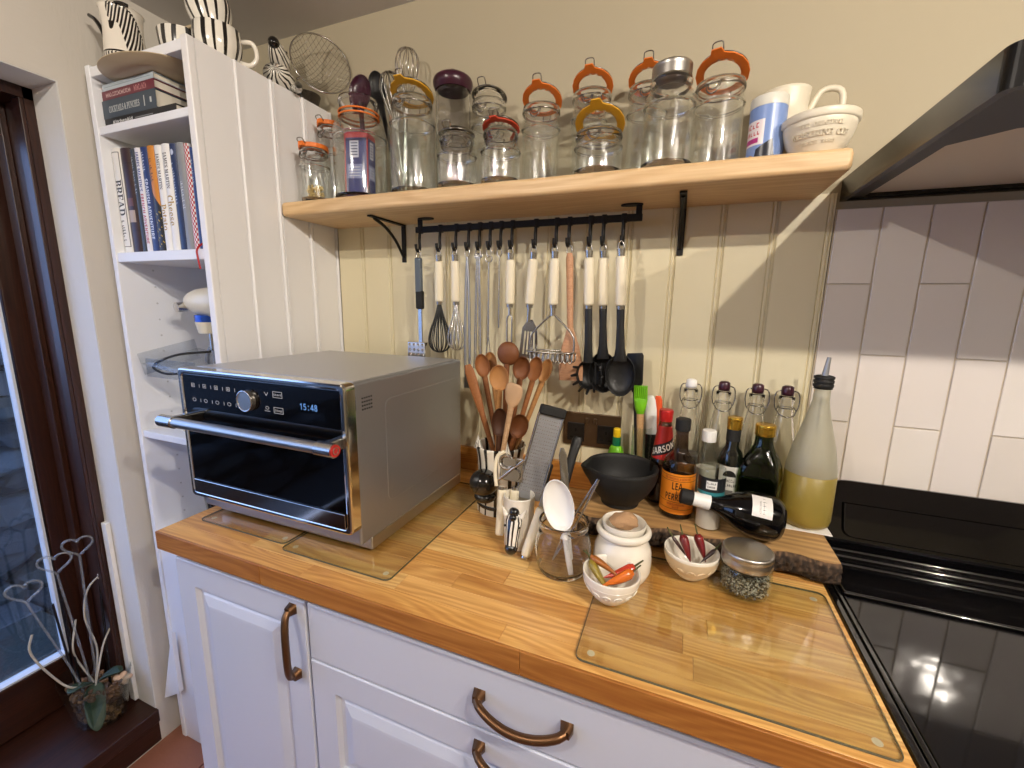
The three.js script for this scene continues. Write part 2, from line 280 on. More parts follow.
{ // tall open bookcase with boarded side
  const b = thing('bookcase', 'tall white open bookcase with tongue-and-groove side, holding cookbooks', 'bookcase', [0, 0, 0]);
  const x0 = -1.406, x1 = -1.028, zf = .411, top = 1.953;
  obj('side_panel', [rspan(x0, x0 + .018, 0, top, .001, zf, .002)], M.unitShelf, b);
  obj('inner_side', [span(x1 - .018, x1 - .009, 0, top, .001, zf - .002)], M.unitShelf, b);
  obj('back_panel', span(x0 + .018, x1 - .018, .05, top - .02, .003, .012), M.unitShelf, b);
  obj('edge_strip', [rspan(x1 - .02, x1 + .001, 0, top, zf - .017, zf, .003)], M.unit, b);
  const P = .1, prof = shape([[0, 0], [0, .006], [.0015, .009], [P - .0175, .009], [P - .015, .0035], [P - .0125, .0085], [P - .0095, .0118], [P - .006, .0118], [P - .0032, .0085], [P - .001, .0035], [P - .0002, .006], [P, .006], [P, 0]].map(([a, b]) => [a, -b]));
  const bg = boxUV(extr(prof, top - .001).rotateX(-Math.PI / 2).rotateY(Math.PI / 2).translate(0, 0, 0), 'y'); // local: across -z, out +x
  const bb = new THREE.Box3().setFromBufferAttribute(bg.attributes.position); bg.translate(-bb.min.x, -bb.min.y, -bb.max.z);
  for (const z of [.1, .2, .3, .394]) obj('board', bg, M.unit, b).position.set(x1 - .009, 0, z);
  const sx0 = x0 + .018, sx1 = x1 - .018;
  obj('top_board', rspan(sx0, sx1, top - .028, top - .006, .004, zf - .001, .002), M.unitShelf, b);
  for (const [a, c] of [[1.796, 1.815], [1.49, 1.514], [1.013, 1.032], [.70, .719]]) obj('shelf', rspan(sx0, sx1, a, c, .012, zf - .003, .002), M.unitShelf, b);
  obj('kick_panel', span(sx0, sx1, 0, .70, zf - .02, zf - .004), M.unitShelf, b);
  const pinG = cyl(.0026, .0026, .0012, 0, 0, 0, 8).rotateZ(-Math.PI / 2);
  const pins = []; for (const z of [.33]) for (let y = .62; y < 1.48; y += .045) if (!(y > .99 && y < 1.05)) pins.push(pinG.clone().translate(sx0 + .0002, y, z));
  obj('peg_holes', merge(pins), std(0xcfcfd2, .8), b);
}
{ // skirting wedge below the bookcase
  tag(obj('wooden_wedge', extr(shape([[-1.362, .40], [-1.448, .135], [-1.362, .19]]), .012, .001).translate(0, 0, .413), M.unitShelf), 'small white wooden wedge at the foot of the bookcase by the door sill', 'wedge');
  tag(obj('cable_trunking', rspan(-1.56, -1.535, .125, .74, .4485, .46, .002), M.white), 'short white plastic trunking standing in the door reveal behind the orchid', 'trunking');
}
{ // long shelf with iron brackets
  const s = tag(obj('wall_shelf', boxUV(rspan(-1.026, .238, 1.621, 1.658, .0005, .208, .009), 'x'), M.shelf), 'long pale oak wall shelf carrying the glass jars', 'shelf');
  const br = (x, label) => {
    const t = thing('shelf_bracket', label, 'bracket', [x, 1.6205, .0095], 0, 'iron shelf brackets');
    obj('arm', [rbox(.014, .004, .15, .001, 0, -.002, .075, 1)], M.iron, t); obj('wall_plate', [rbox(.014, .105, .004, .001, 0, -.0525, .002, 1), sphere(.004, 0, -.088, .004, 8)], M.iron, t);
    obj('brace', tube([V(0, -.005, .13), V(0, -.02, .085), V(0, -.05, .04), V(0, -.09, .006)], .0042, 14, 6), M.iron, t);
    return t;
  };
  br(-.775, 'black iron bracket under the shelf near the bookcase'); br(-.018, 'black iron bracket under the shelf to the right of the utensil rail');
}
{ // cooker hood
  const h = thing('cooker_hood', 'black flat cooker hood with grey underside panel above the black hob', 'cooker hood', [0, 0, 0]);
  const ox = .278, w = .95;
  const sh = (x0, x1, z0, z1, r) => { const s = new THREE.Shape(); s.moveTo(x0, -z0); s.lineTo(x0, -z1 + r); s.quadraticCurveTo(x0, -z1, x0 + r, -z1); s.lineTo(x1 - r, -z1); s.quadraticCurveTo(x1, -z1, x1, -z1 + r); s.lineTo(x1, -z0); s.closePath(); return s; };
  const ring = sh(ox, ox + w, .001, .49, .016); const inn = sh(ox + .009, ox + w - .009, .008, .48, .01); ring.holes.push(inn);
  obj('rim', T(flat(ring, .042), 0, 1.614, 0), M.hood, h);
  obj('top_cover', T(flat(sh(ox + .002, ox + w - .002, .002, .488, .015), .006), 0, 1.651, 0), M.blackGloss, h);
  const r2 = sh(ox + .009, ox + w - .009, .008, .48, .01); r2.holes.push(shape([[ox + .036, -.016], [ox + .036, -.30], [ox + .085, -.345], [ox + w - .085, -.345], [ox + w - .036, -.30], [ox + w - .036, -.016]]));
  obj('frame', T(flat(r2, .012), 0, 1.6185, 0), M.black, h);
  obj('underside_panel', T(flat(shape([[ox + .032, -.012], [ox + .032, -.304], [ox + .083, -.35], [ox + w - .083, -.35], [ox + w - .032, -.304], [ox + w - .032, -.012]]), .006), 0, 1.6245, 0), std(0xdbd4cb, .45), h);
}
{ // range cooker with ceramic top and raised back
  const c = thing('range_cooker', 'black range cooker with glossy ceramic hob and raised back panel', 'cooker', [0, 0, 0]);
  const x0 = .2795, x1 = 1.2, y = .905;
  obj('body', rspan(x0, x1, .08, y - .012, .03, .6, .004), M.black, c);
  obj('hob_frame', [rspan(x0, x0 + .011, y - .015, y + .004, .02, .625, .003), rspan(x0 + .013, x0 + .022, y - .015, y + .002, .02, .625, .003), rspan(x1 - .02, x1, y - .015, y + .004, .02, .625, .003), span(x0, x1, y - .015, y - .008, .02, .62)], M.blackGloss, c);
  obj('ceramic_glass', rspan(x0 + .023, x1 - .02, y - .006, y, .262, .62, .002), M.blackGlass, c);
  obj('rear_ledge', [rspan(x0 + .023, x1 - .02, y - .008, y + .005, .165, .26, .004), rspan(x0 + .02, x1 - .02, y - .008, y + .010, .145, .167, .004), rspan(x0 + .02, x1 - .02, y - .008, y + .016, .13, .147, .004), rspan(x0 + .02, x1 - .02, y - .008, y + .022, .094, .132, .004)], M.blackGloss, c);
  const up = new THREE.Shape(); const L = x1 - x0 - .03, H = .147, r = .065; up.moveTo(0, 0); up.lineTo(L, 0); up.lineTo(L, H - r); up.quadraticCurveTo(L, H, L - r, H); up.lineTo(r, H); up.quadraticCurveTo(0, H, 0, H - r); up.closePath();
  const pan = obj('back_panel', extr(up, .022, .006, 12), M.blackGloss, c); pan.position.set(x0 + .018, y - .006, .078); pan.rotation.x = -.35;
  const up2 = new THREE.Shape(); const L2 = L - .1, H2 = .07, r3 = .02; up2.moveTo(r3, 0); up2.lineTo(L2 - r3, 0); up2.quadraticCurveTo(L2, 0, L2, r3); up2.lineTo(L2, H2); up2.lineTo(L2 - 0, H2); up2.lineTo(0, H2); up2.lineTo(0, r3); up2.quadraticCurveTo(0, 0, r3, 0);
  const inset = obj('vent_panel', extr(up2, .006, .002, 8), M.blackGloss, pan); inset.position.set(.05, .03, .02);
  obj('riser', rspan(x0 + .02, x1 - .02, y - .008, y + .022, .02, .1, .004), M.black, c);
}

// ---------------------------------------------------------------- microwave oven
{
  const m = thing('microwave_oven', 'large steel combination microwave oven with black glass front and bar handle', 'microwave', [-.744, 0, 0]);
  const w = .442, hx = w / 2, zb = .129, zd = .522, y0 = .979, y1 = 1.256;
  obj('casing', [rspan(-hx + .002, hx - .002, y0 - .035, y1, zb, zd, .006)], M.greySteel, m);
  obj('top_plate', [rspan(-hx + .012, hx - .012, y1 - .001, y1 + .0015, zb + .01, zd - .01, .0007)], std(0xbfc0c3, .4, { metalness: .7 }), m);
  obj('base', [rspan(-hx + .006, hx - .001, .9205, y0 - .03, zb + .005, .494, .004)], M.brushed, m);
  // pressed field and vents of the right flank
  const fl = extr(roundRect(.30, .215, .02), .004, .0018).rotateY(Math.PI / 2).translate(hx - .0035, 1.105, .29); obj('side_panel', fl, M.greySteel, m);
  const vents = []; for (let i = 0; i < 4; i++) for (let j = 0; j < 5; j++) vents.push(cyl(.0018, .0018, .001, 0, 0, 0, 6).rotateZ(-Math.PI / 2).translate(hx - .002, 1.205 + i * .007, .478 + j * .006));
  obj('vent_holes', merge(vents), M.black, m);
  // door: chrome bezel round black glass
  const bez = roundRect(w, y1 - y0 + .004, .012); bez.holes.push(roundRect(w - .026, y1 - y0 - .02, .008));
  const front = new THREE.Group(); front.name = 'door'; m.add(front); front.position.set(0, (y0 + y1) / 2, zd);
  obj('bezel', extr(bez, .028, .004), M.chrome, front);
  obj('door_glass', rbox(w - .022, y1 - y0 - .016, .022, .003, 0, 0, .011, 1), M.blackGlass, front);
  obj('bottom_strip', rbox(w - .03, .03, .003, .001, 0, -.115, .0235, 1), M.chrome, front);
  const hy = .034, hz = .056;
  obj('handle', [rod(V(-hx + .004, hy, hz), V(hx - .004, hy, hz), .0105, 18)], M.brushed, front);
  obj('handle_collars', [rod(V(-hx - .012, hy, hz), V(-hx + .03, hy, hz), .0125, 18), rod(V(hx - .035, hy, hz), V(hx + .002, hy, hz), .0125, 18), ...[-1, 1].map((s) => rbox(.016, .022, .045, .004, s * (hx - .02), hy, .04))], M.steel, front);
  const cap = obj('end_cap', rod(V(hx + .002, hy, hz), V(hx + .0045, hy, hz), .0105, 18), std(0xb3221d, .35), front);
  const cm = obj('cap_ring', new THREE.TorusGeometry(.0058, .0009, 6, 20).rotateY(Math.PI / 2).translate(hx + .0046, hy, hz), M.steel, front);
  const knob = obj('dial', [rod(V(0, 0, .022), V(0, 0, .031), .0205, 28, .0195)], M.brushed, front); knob.position.set(-.018, .09, 0);
  obj('dial_rim', new THREE.TorusGeometry(.0195, .0016, 8, 28).translate(0, 0, .031), M.chrome, knob);
  // printed controls and the lit clock
  const ctl = canvasTex(1024, 256, (x) => {
    x.fillStyle = '#050507'; x.fillRect(0, 0, 1024, 256); x.strokeStyle = '#b9b9b9'; x.fillStyle = '#b9b9b9'; x.lineWidth = 4;
    for (let i = 0; i < 8; i++) { const a = 60 + i * 44; if (i % 2) { x.fillRect(a + 6, 62, 4, 26); x.fillRect(a + 6, 172, 4, 26); } else { x.strokeRect(a - 8, 60, 22, 26); x.fillRect(a - 2, 68, 10, 12); x.beginPath(); x.arc(a + 2, 184, 12, 0, 6.3); x.stroke(); } }
    x.strokeRect(636, 50, 58, 40); x.font = 'bold 22px sans-serif'; x.textAlign = 'center'; x.fillText('Start', 665, 78); x.strokeRect(636, 160, 58, 40); x.fillText('Stop', 665, 188);
    x.beginPath(); x.moveTo(580, 60); x.lineTo(592, 84); x.lineTo(604, 60); x.stroke(); x.beginPath(); x.arc(592, 170, 10, 0, 6.3); x.stroke(); x.fillRect(574, 190, 36, 5);
  });
  const cp = new THREE.PlaneGeometry(w - .04, .07); obj('control_print', T(cp, 0, .092, .0223), phy(0xffffff, .06, { map: ctl }), front);
  const clk = canvasTex(256, 128, (x) => { x.fillStyle = '#000'; x.fillRect(0, 0, 256, 128); x.fillStyle = '#7fb4ff'; x.font = 'bold 92px monospace'; x.textAlign = 'center'; x.fillText('15:48', 128, 96, 240); });
  obj('clock_display', T(new THREE.PlaneGeometry(.046, .022), .135, .092, .0226), new THREE.MeshStandardMaterial({ color: 0x000000, roughness: .1, emissive: 0xffffff, emissiveMap: clk, emissiveIntensity: .8 }), front);
  for (const [x, z] of [[-.19, .17], [.19, .17], [-.19, .47], [.19, .47]]) obj('foot', cyl(.014, .016, .0058, x, .9149, z, 14), M.rubberBlack, m);
}
// glass boards
function glassBoard(label, x0, x1, z0, z1, y = WT) {
  const t = thing('glass_board', label, 'glass board', [(x0 + x1) / 2, y + .0006, (z0 + z1) / 2], 0, 'clear glass worktop savers');
  obj('sheet', flat(roundRect(x1 - x0 - .003, z1 - z0 - .003, .013), .004, .0), M.mat, t); { const e = roundRect(x1 - x0, z1 - z0, .014); e.holes.push(roundRect(x1 - x0 - .0016, z1 - z0 - .0016, .0132)); obj('polished_edge', flat(e, .003), M.matEdge, t); }
  const foot = cyl(.0055, .0055, .0004, 0, -.0004, 0, 14);
  for (const a of [-1, 1]) for (const b of [-1, 1]) obj('foot', foot, M.bowlCream, t).position.set(a * ((x1 - x0) / 2 - .02), 0, b * ((z1 - z0) / 2 - .02));
  return t;
}
glassBoard('clear glass board under the front left of the microwave', -.97, -.712, .25, .535);
glassBoard('clear glass board reaching out under the right side of the microwave', -.706, -.445, .12, .55);
glassBoard('large clear glass worktop saver between the chilli bowls and the cooker', -.102, .267, .285, .587);

// ---------------------------------------------------------------- utensil rail and hanging utensils
const RY = 1.592, RZ = .075, HOOKX = [-.675, -.612, -.564, -.527, -.496, -.466, -.437, -.407, -.346, -.294, -.263, -.213, -.183, -.139];
{
  const t = thing('utensil_rail', 'black iron utensil rail with hooks under the shelf', 'rail', [0, 0, 0]);
  obj('bar', [rspan(-.69, -.1, RY - .008, RY + .008, RZ - .004, RZ + .004, .002)], M.iron, t);
  for (const x of [-.676, -.108]) { obj('post', [rbox(.013, .03, .006, .001, x, RY + .014, RZ, 1)], M.iron, t); obj('fixing_plate', [T(new THREE.CylinderGeometry(.022, .022, .003, 18).scale(1.1, 1, .6), x + (x < -.4 ? .018 : -.016), 1.6192, RZ)], M.iron, t); }
  const hk = merge([rbox(.012, .02, .011, .002, 0, 0, 0, 1), tube([V(0, -.006, .004), V(0, -.03, .007), V(0, -.05, .006), V(.0, -.058, .014), V(0, -.052, .022), V(0, -.04, .024)], .0042, 16, 6)]);
  for (const x of HOOKX) obj('hook', hk, M.iron, t).position.set(x, RY, RZ);
}
const HY = RY - .0535, HZ = RZ + .0135;   // where an eye hangs in a hook
const eye = () => tube([V(0, .002, 0), V(.006, -.008, 0), V(.0045, -.02, 0), V(0, -.024, 0), V(-.0045, -.02, 0), V(-.006, -.008, 0)], .0016, 18, 5, true);
function hang(name, label, category, k, tilt = 0, group = 'utensils hanging from the rail') { const t = thing(name, label, category, [HOOKX[k], HY, HZ], 0, group); t.rotation.z = tilt; return t; }
function creamHandle(t, len = .108) {
  obj('hanging_loop', eye(), M.steel, t); obj('cap', cyl(.008, .0095, .016, 0, -.032, 0, 16), M.steel, t);
  obj('handle', loft([[-.032, .0098, .009], [-.036, .0118, .0105], [-.07, .0122, .011], [-.032 - len + .004, .0118, .0105], [-.032 - len, .0094, .0086]].reverse(), 16), M.cream, t);
  obj('ferrule', cyl(.0085, .009, .008, 0, -.032 - len - .008, 0, 14), M.steel, t);
  return -.04 - len;
}
function whiskWires(L, R, n, r, y0, m, t) { const w = []; for (let i = 0; i < n; i++) { const a = i / n * Math.PI, c = Math.cos(a), s = Math.sin(a), P = []; for (const q of [-1, 1]) { const row = [[.004, 0], [.4 * R, -.25 * L], [.85 * R, -.55 * L], [R, -.78 * L], [.7 * R, -.94 * L]].map(([x, y]) => V(q * x * c, y0 + y, q * x * s)); P.push(...(q < 0 ? row : row.reverse())); if (q < 0) P.push(V(0, y0 - L, 0)); } w.push(tube(P, r, 40, 5)); } obj('wires', merge(w), m, t); }
{ // meat tenderiser
  const t = hang('meat_tenderiser', 'steel meat tenderiser with grey and black grip, leftmost on the rail', 'tenderiser', 0);
  obj('hanging_loop', eye(), M.steel, t); obj('grip', rbox(.02, .1, .014, .005, 0, -.07, 0), std(0x56606b, .5), t); obj('lower_grip', rbox(.022, .05, .015, .005, .002, -.132, 0), M.rubberBlack, t);
  obj('shaft', rbox(.012, .125, .005, .001, .002, -.21, 0, 1), M.steel, t);
  const h = obj('head', rbox(.058, .044, .03, .003, -.004, -.268, 0), M.chrome, t); const p = []; for (let i = 0; i < 4; i++) for (let j = 0; j < 3; j++) p.push(new THREE.ConeGeometry(.0055, .007, 4).rotateX(Math.PI / 2).translate(-.024 + i * .0135, -.281 + j * .0135, .018)); obj('teeth', merge(p), M.chrome, h);
}
{ const t = hang('balloon_whisk', 'cream-handled whisk with black wires on the rail', 'whisk', 1); const y = creamHandle(t, .104); whiskWires(.128, .03, 7, .0017, y, M.blackNylon, t); }
{ const t = hang('balloon_whisk', 'cream-handled whisk with shiny steel wires on the rail', 'whisk', 2, .02); const y = creamHandle(t, .104); whiskWires(.12, .024, 7, .0012, y, M.chrome, t); }
{ const t = hang('serving_tongs', 'long grey steel tongs hanging beside the steel whisk', 'tongs', 3); obj('hanging_loop', eye(), M.steel, t); for (const s of [-1, 1]) obj('arm', tube([V(0, -.022, 0), V(s * .004, -.1, 0), V(s * .007, -.25, 0), V(s * .006, -.34, 0)], .0034, 12, 6), M.greySteel, t); obj('tips', [rbox(.02, .03, .006, .002, 0, -.35, 0)], M.greySteel, t); }
{ const t = hang('skewer_set', 'bundle of thin steel skewers hanging on a ring', 'skewers', 4); obj('ring', eye(), M.steel, t); for (let i = 0; i < 4; i++) { const s = obj('skewer', [rod(V((i - 1.5) * .003, -.022, 0), V((i - 1.5) * .008, -.31, (i % 2) * .006), .0016, 6, .0016), new THREE.TorusGeometry(.006, .0013, 6, 14).translate((i - 1.5) * .003, -.02, 0)], M.steel, t); } }
{ const t = hang('steel_fork', 'slim steel ring-handled skewer fork between skewers and tester', 'fork', 5); obj('ring', [new THREE.TorusGeometry(.009, .0016, 6, 18).translate(0, -.028, 0), eye()], M.steel, t); obj('shaft', rod(V(0, -.037, 0), V(0, -.22, 0), .0022, 8), M.steel, t); obj('prongs', [rod(V(0, -.22, 0), V(-.006, -.27, 0), .0013, 6), rod(V(0, -.22, 0), V(.006, -.27, 0), .0013, 6)], M.steel, t); }
{ const t = hang('cake_tester', 'single thin steel cake tester hanging left of the cream fork', 'cake tester', 6); obj('ring', eye(), M.steel, t); obj('shaft', rod(V(0, -.022, 0), V(0, -.2, 0), .0016, 6), M.steel, t); }
{ const t = hang('carving_fork', 'cream-handled two-pronged fork on the rail', 'fork', 7); const y = creamHandle(t); obj('shank', [rod(V(0, y, 0), V(0, y - .02, 0), .004, 8), tube([V(0, y - .016, 0), V(-.006, y - .024, 0), V(-.0065, y - .05, 0), V(-.0055, y - .14, 0)], .0022, 12, 6), tube([V(0, y - .016, 0), V(.006, y - .024, 0), V(.0065, y - .05, 0), V(.0055, y - .14, 0)], .0022, 12, 6)], M.steel, t); }
{ // slotted turner
  const t = hang('slotted_turner', 'cream-handled slotted steel turner on the rail', 'turner', 8, -.06); const y = creamHandle(t);
  obj('neck', rod(V(0, y, 0), V(0, y - .035, 0), .0055, 10, .0045), M.steel, t);
  const s = shape([[-.006, 0], [.006, 0], [.02, -.022], [.026, -.1], [-.026, -.1], [-.02, -.022]]); for (let i = 0; i < 4; i++) { const a = -.017 + i * .0098; s.holes.push(new THREE.Path([[a * .8, -.03], [a * .8 + .0042, -.03], [a + .0048, -.09], [a - .0004, -.09]].map((p) => new THREE.Vector2(...p)))); }
  obj('blade', T(extr(s, .0016), 0, y - .03, -.001).rotateX(.08), M.steel, t);
}
{ // potato masher
  const t = hang('potato_masher', 'cream-handled wire potato masher on the rail', 'masher', 9); const y = creamHandle(t);
  obj('socket', rod(V(0, y, 0), V(0, y - .018, 0), .0065, 12), M.steel, t);
  obj('arms', [-1, 1].map((s) => tube([V(0, y - .012, 0), V(s * .022, y - .032, 0), V(s * .05, y - .062, 0), V(s * .056, y - .08, 0), V(s * .055, y - .105, 0)], .0026, 20, 6)), M.steel, t);
  const zig = []; for (let i = 0; i <= 12; i++) zig.push(V(-.055 + i * .11 / 12, y - .108, i % 2 ? .026 : -.018)); const zig2 = zig.map((p) => V(p.x, p.y - .003, -p.z + .004));
  { const lo = []; for (let i = 0; i < 9; i++) for (const q of [-.014, .02]) lo.push(tube([V(-.048 + i * .012, y - .106, q), V(-.047 + i * .012, y - .126, q + .004), V(-.043 + i * .012, y - .13, q + .004), V(-.039 + i * .012, y - .126, q + .004), V(-.038 + i * .012, y - .106, q)], .0016, 12, 5)); obj('wire_loops', merge(lo), M.steel, t); }
  obj('mashing_wire', [tube(zig, .0022, 90, 5), tube([V(-.055, y - .105, -.018), V(0, y - .105, -.03), V(.055, y - .105, -.018), V(.055, y - .105, .026), V(0, y - .105, .036), V(-.055, y - .105, .026)], .0022, 60, 5, true)], M.steel, t);
}
{ const t = hang('wooden_turner', 'pale pink wooden spatula hanging behind the masher', 'spatula', 10, .05); t.position.z -= .016; obj('handle', loft([[-.2, .0075, .005], [-.16, .0078, .0055], [-.03, .009, .006], [-.018, .0065, .005]], 12), wood(spoonTex, 0xe0b79a, .6), t); obj('blade', loft([[-.325, .03, .0022], [-.29, .031, .003], [-.24, .022, .0035], [-.195, .0075, .005]], 14), wood(spoonTex, 0xe0b79a, .6), t); obj('hanging_loop', eye(), M.steel, t); }
const scoop = (rx, ry, d) => { const o = curve2([[.0, -1], [.5, -.86], [.85, -.5], [1, 0]], 10), i = o.map(([a, b]) => [a * .955, b * .93]).reverse(); return lathe([...o, ...i], 24).rotateX(Math.PI / 2).scale(rx, ry, d); }; // opens towards -z after the turn; scaled
function nylonSpoon(k, label, name, tilt, kind) {
  const t = hang(name, label, 'spoon', k, tilt); const y = creamHandle(t) + .012;
  if (kind === 'pasta') {
    obj('neck', loft([[y - .14, .012, .004], [y - .09, .009, .005], [y, .0088, .0075]], 12), M.blackNylon, t);
    obj('bowl', T(scoop(.031, .037, .024), 0, y - .17, -.006), M.blackNylon, t);
    const f = []; for (let i = 0; i < 9; i++) { const a = rad(-150 + i * 30 - 0) - Math.PI / 2 + rad(30); f.push(rod(V(Math.cos(a) * .029, y - .17 + Math.sin(a) * .035, -.004), V(Math.cos(a) * .037, y - .17 + Math.sin(a) * .043, .016), .0042, 6, .003)); } obj('teeth', merge(f), M.blackNylon, t);
  } else {
    obj('neck', loft([[y - .13, .016, .0045], [y - .1, .0105, .005], [y - .05, .0085, .0055], [y, .0095, .0078]], 12), M.blackNylon, t);
    const b = obj('bowl', T(scoop(.035, .05, .02).rotateY(0), 0, y - .163, .0), M.blackNylon, t);
    if (kind === 'slot') obj('slots', [0, 1, 2].map((i) => rbox(.0035, .05, .002, .0008, -.014 + i * .014, y - .163, .0195, 1)), std(0x050505, .8), t);
  }
  return t;
}
nylonSpoon(11, 'black nylon pasta server with teeth and cream handle on the rail', 'pasta_server', .04, 'pasta');
nylonSpoon(12, 'black nylon slotted spoon half hidden behind the pasta server', 'slotted_spoon', .05, 'slot').position.z -= .014;
nylonSpoon(13, 'large black nylon solid spoon with cream handle, rightmost on the rail', 'serving_spoon', .05, 'solid').position.z += .012;

// ---------------------------------------------------------------- jars on the shelf
const SY = 1.6585;
// a jar of blown glass: thin wall, thick foot and moulded neck
function glassJar(t, r, h, nr, sh = .82, th = .0032) {
  const yn = h * (sh + .12), shoulder = [[r, h * sh * .86], [r * .985, h * sh], [r * .9, h * (sh + .05)], [nr + (r - nr) * .25, h * (sh + .085)], [nr, yn]];
  obj('glass_body', [lathe([[r, .011], ...curve2(shoulder, 14)], 40), lathe([[r - th, .012], ...curve2(shoulder.map(([x, y]) => [x - th, y - .001]), 14)], 40)], M.glass, t);
  obj('glass_foot', lathe([[0, 0], [r * .82, 0], [r * .95, .002], [r, .007], [r, .0125], [r - th, .0135], [r * .86, .009], [r * .6, .007], [0, .0065]], 40), M.solidGlass, t);
  obj('glass_neck', lathe([[nr - th, yn - .004], [nr, yn], [nr, h - .014], [nr + .0028, h - .011], [nr + .0028, h - .006], [nr, h - .004], [nr + .001, h], [nr - th * .6, h], [nr - th, h - .003], [nr - th, yn - .004]], 40), M.solidGlass, t);
  obj('glass_shoulder', lathe([[r - th, h * sh * .9 - .003], [r + .0004, h * sh * .9 - .002], [r + .0012, h * sh * .9], [r + .0004, h * sh * .9 + .002], [r - th, h * sh * .9 + .003], [r - th, h * sh * .9 - .003]], 40), M.solidGlass, t);
}
const sealShape = (r) => { const s = new THREE.Shape(); s.absarc(0, 0, r * 1.13, rad(-75), rad(255), false); s.lineTo(-r * .2, -r * 1.34); s.lineTo(r * .2, -r * 1.34); s.closePath(); const hole = new THREE.Path(); hole.absarc(0, 0, r * .78, 0, Math.PI * 2, true); s.holes.push(hole); return s; };
function clipJar(o) {
  const { label, x, z, r, h, nr = r * .92, seal, open = 0, sh = .82, name = 'clip_top_jar' } = o;
  const t = thing(name, label, 'jar', [x, SY, z], o.turn ?? 0, 'storage jars on the long shelf');
  glassJar(t, r, h, nr, sh);
  const lid = new THREE.Group(); lid.name = 'lid'; t.add(lid); lid.position.set(0, h + .001, -nr); lid.rotation.x = -rad(open);
  if (seal) obj('rubber_seal', T(flat(sealShape(nr), o.band ?? .0028, .0006), 0, open > 30 ? -.003 : 0, nr), seal, lid);
  const dome = [[0, .011], [nr * .6, .0105], [nr * .9, .009], [nr * 1.06, .004], [nr * 1.06, .001], [nr * .86, .001], [nr * .84, -.006], [nr * .78, -.006], [nr * .74, .002], [0, .004]].reverse();
  obj('lid_glass', T(lathe(dome, 32), 0, .0034, nr), M.solidGlass, lid);
  obj('lid_wire', [new THREE.TorusGeometry(nr * 1.07, .0013, 6, 36).rotateX(Math.PI / 2).translate(0, .005, nr), tube([V(-.009, .004, 2 * nr), V(-.0095, .010, 2 * nr + .007), V(-.008, .016, 2 * nr + .013), V(.008, .016, 2 * nr + .013), V(.0095, .010, 2 * nr + .007), V(.009, .004, 2 * nr)], .0012, 24, 5)], M.wire, lid);
  obj('neck_wire', [new THREE.TorusGeometry(nr + .0015, .0013, 6, 36).rotateX(Math.PI / 2).translate(0, h * .93, 0), tube([V(-.012, h * .93, nr + .002), V(-.011, h * .93 - .012, nr + .006), V(-.004, h * .93 - .02, nr + .008), V(.004, h * .93 - .02, nr + .008), V(.011, h * .93 - .012, nr + .006), V(.012, h * .93, nr + .002)], .0013, 24, 5), tube([V(-.009, h * .93 - .004, nr + .003), V(-.006, h * .93 - .012, nr + .007), V(.006, h * .93 - .012, nr + .007), V(.009, h * .93 - .004, nr + .003)], .0012, 16, 5), tube([V(-.008, h * .93, -nr - .001), V(-.008, h, -nr - .004), V(.008, h, -nr - .004), V(.008, h * .93, -nr - .001)], .0012, 16, 5)], M.wire, t);
  return t;
}
clipJar({ label: 'small clip-top jar with pale pasta at the left end of the shelf', x: -.955, z: .152, r: .037, h: .135, seal: M.orange, band: .011, sh: .78, nr: .033 });
clipJar({ label: 'narrow clip-top jar with orange seal in the corner behind the pasta jar', x: -.978, z: .062, r: .036, h: .225, seal: M.orange, band: .011, nr: .032 });
{ const q = rng(5), g = []; for (let i = 0; i < 70; i++) { const a = q() * 6.3, d = Math.sqrt(q()) * .026; g.push(rod(V(0, 0, 0), V((q() - .5) * .02, (q() - .5) * .012, (q() - .5) * .02), .0028, 6).translate(Math.cos(a) * d * .8, .012 + q() * .034, Math.sin(a) * d * .8)); } const p = tag(obj('dry_pasta', merge(g), std(0xe2c988, .6)), 'pale dry pasta pieces inside the small corner jar', 'pasta'); p.userData.kind = 'stuff'; p.position.set(-.955, SY + .001, .152); }
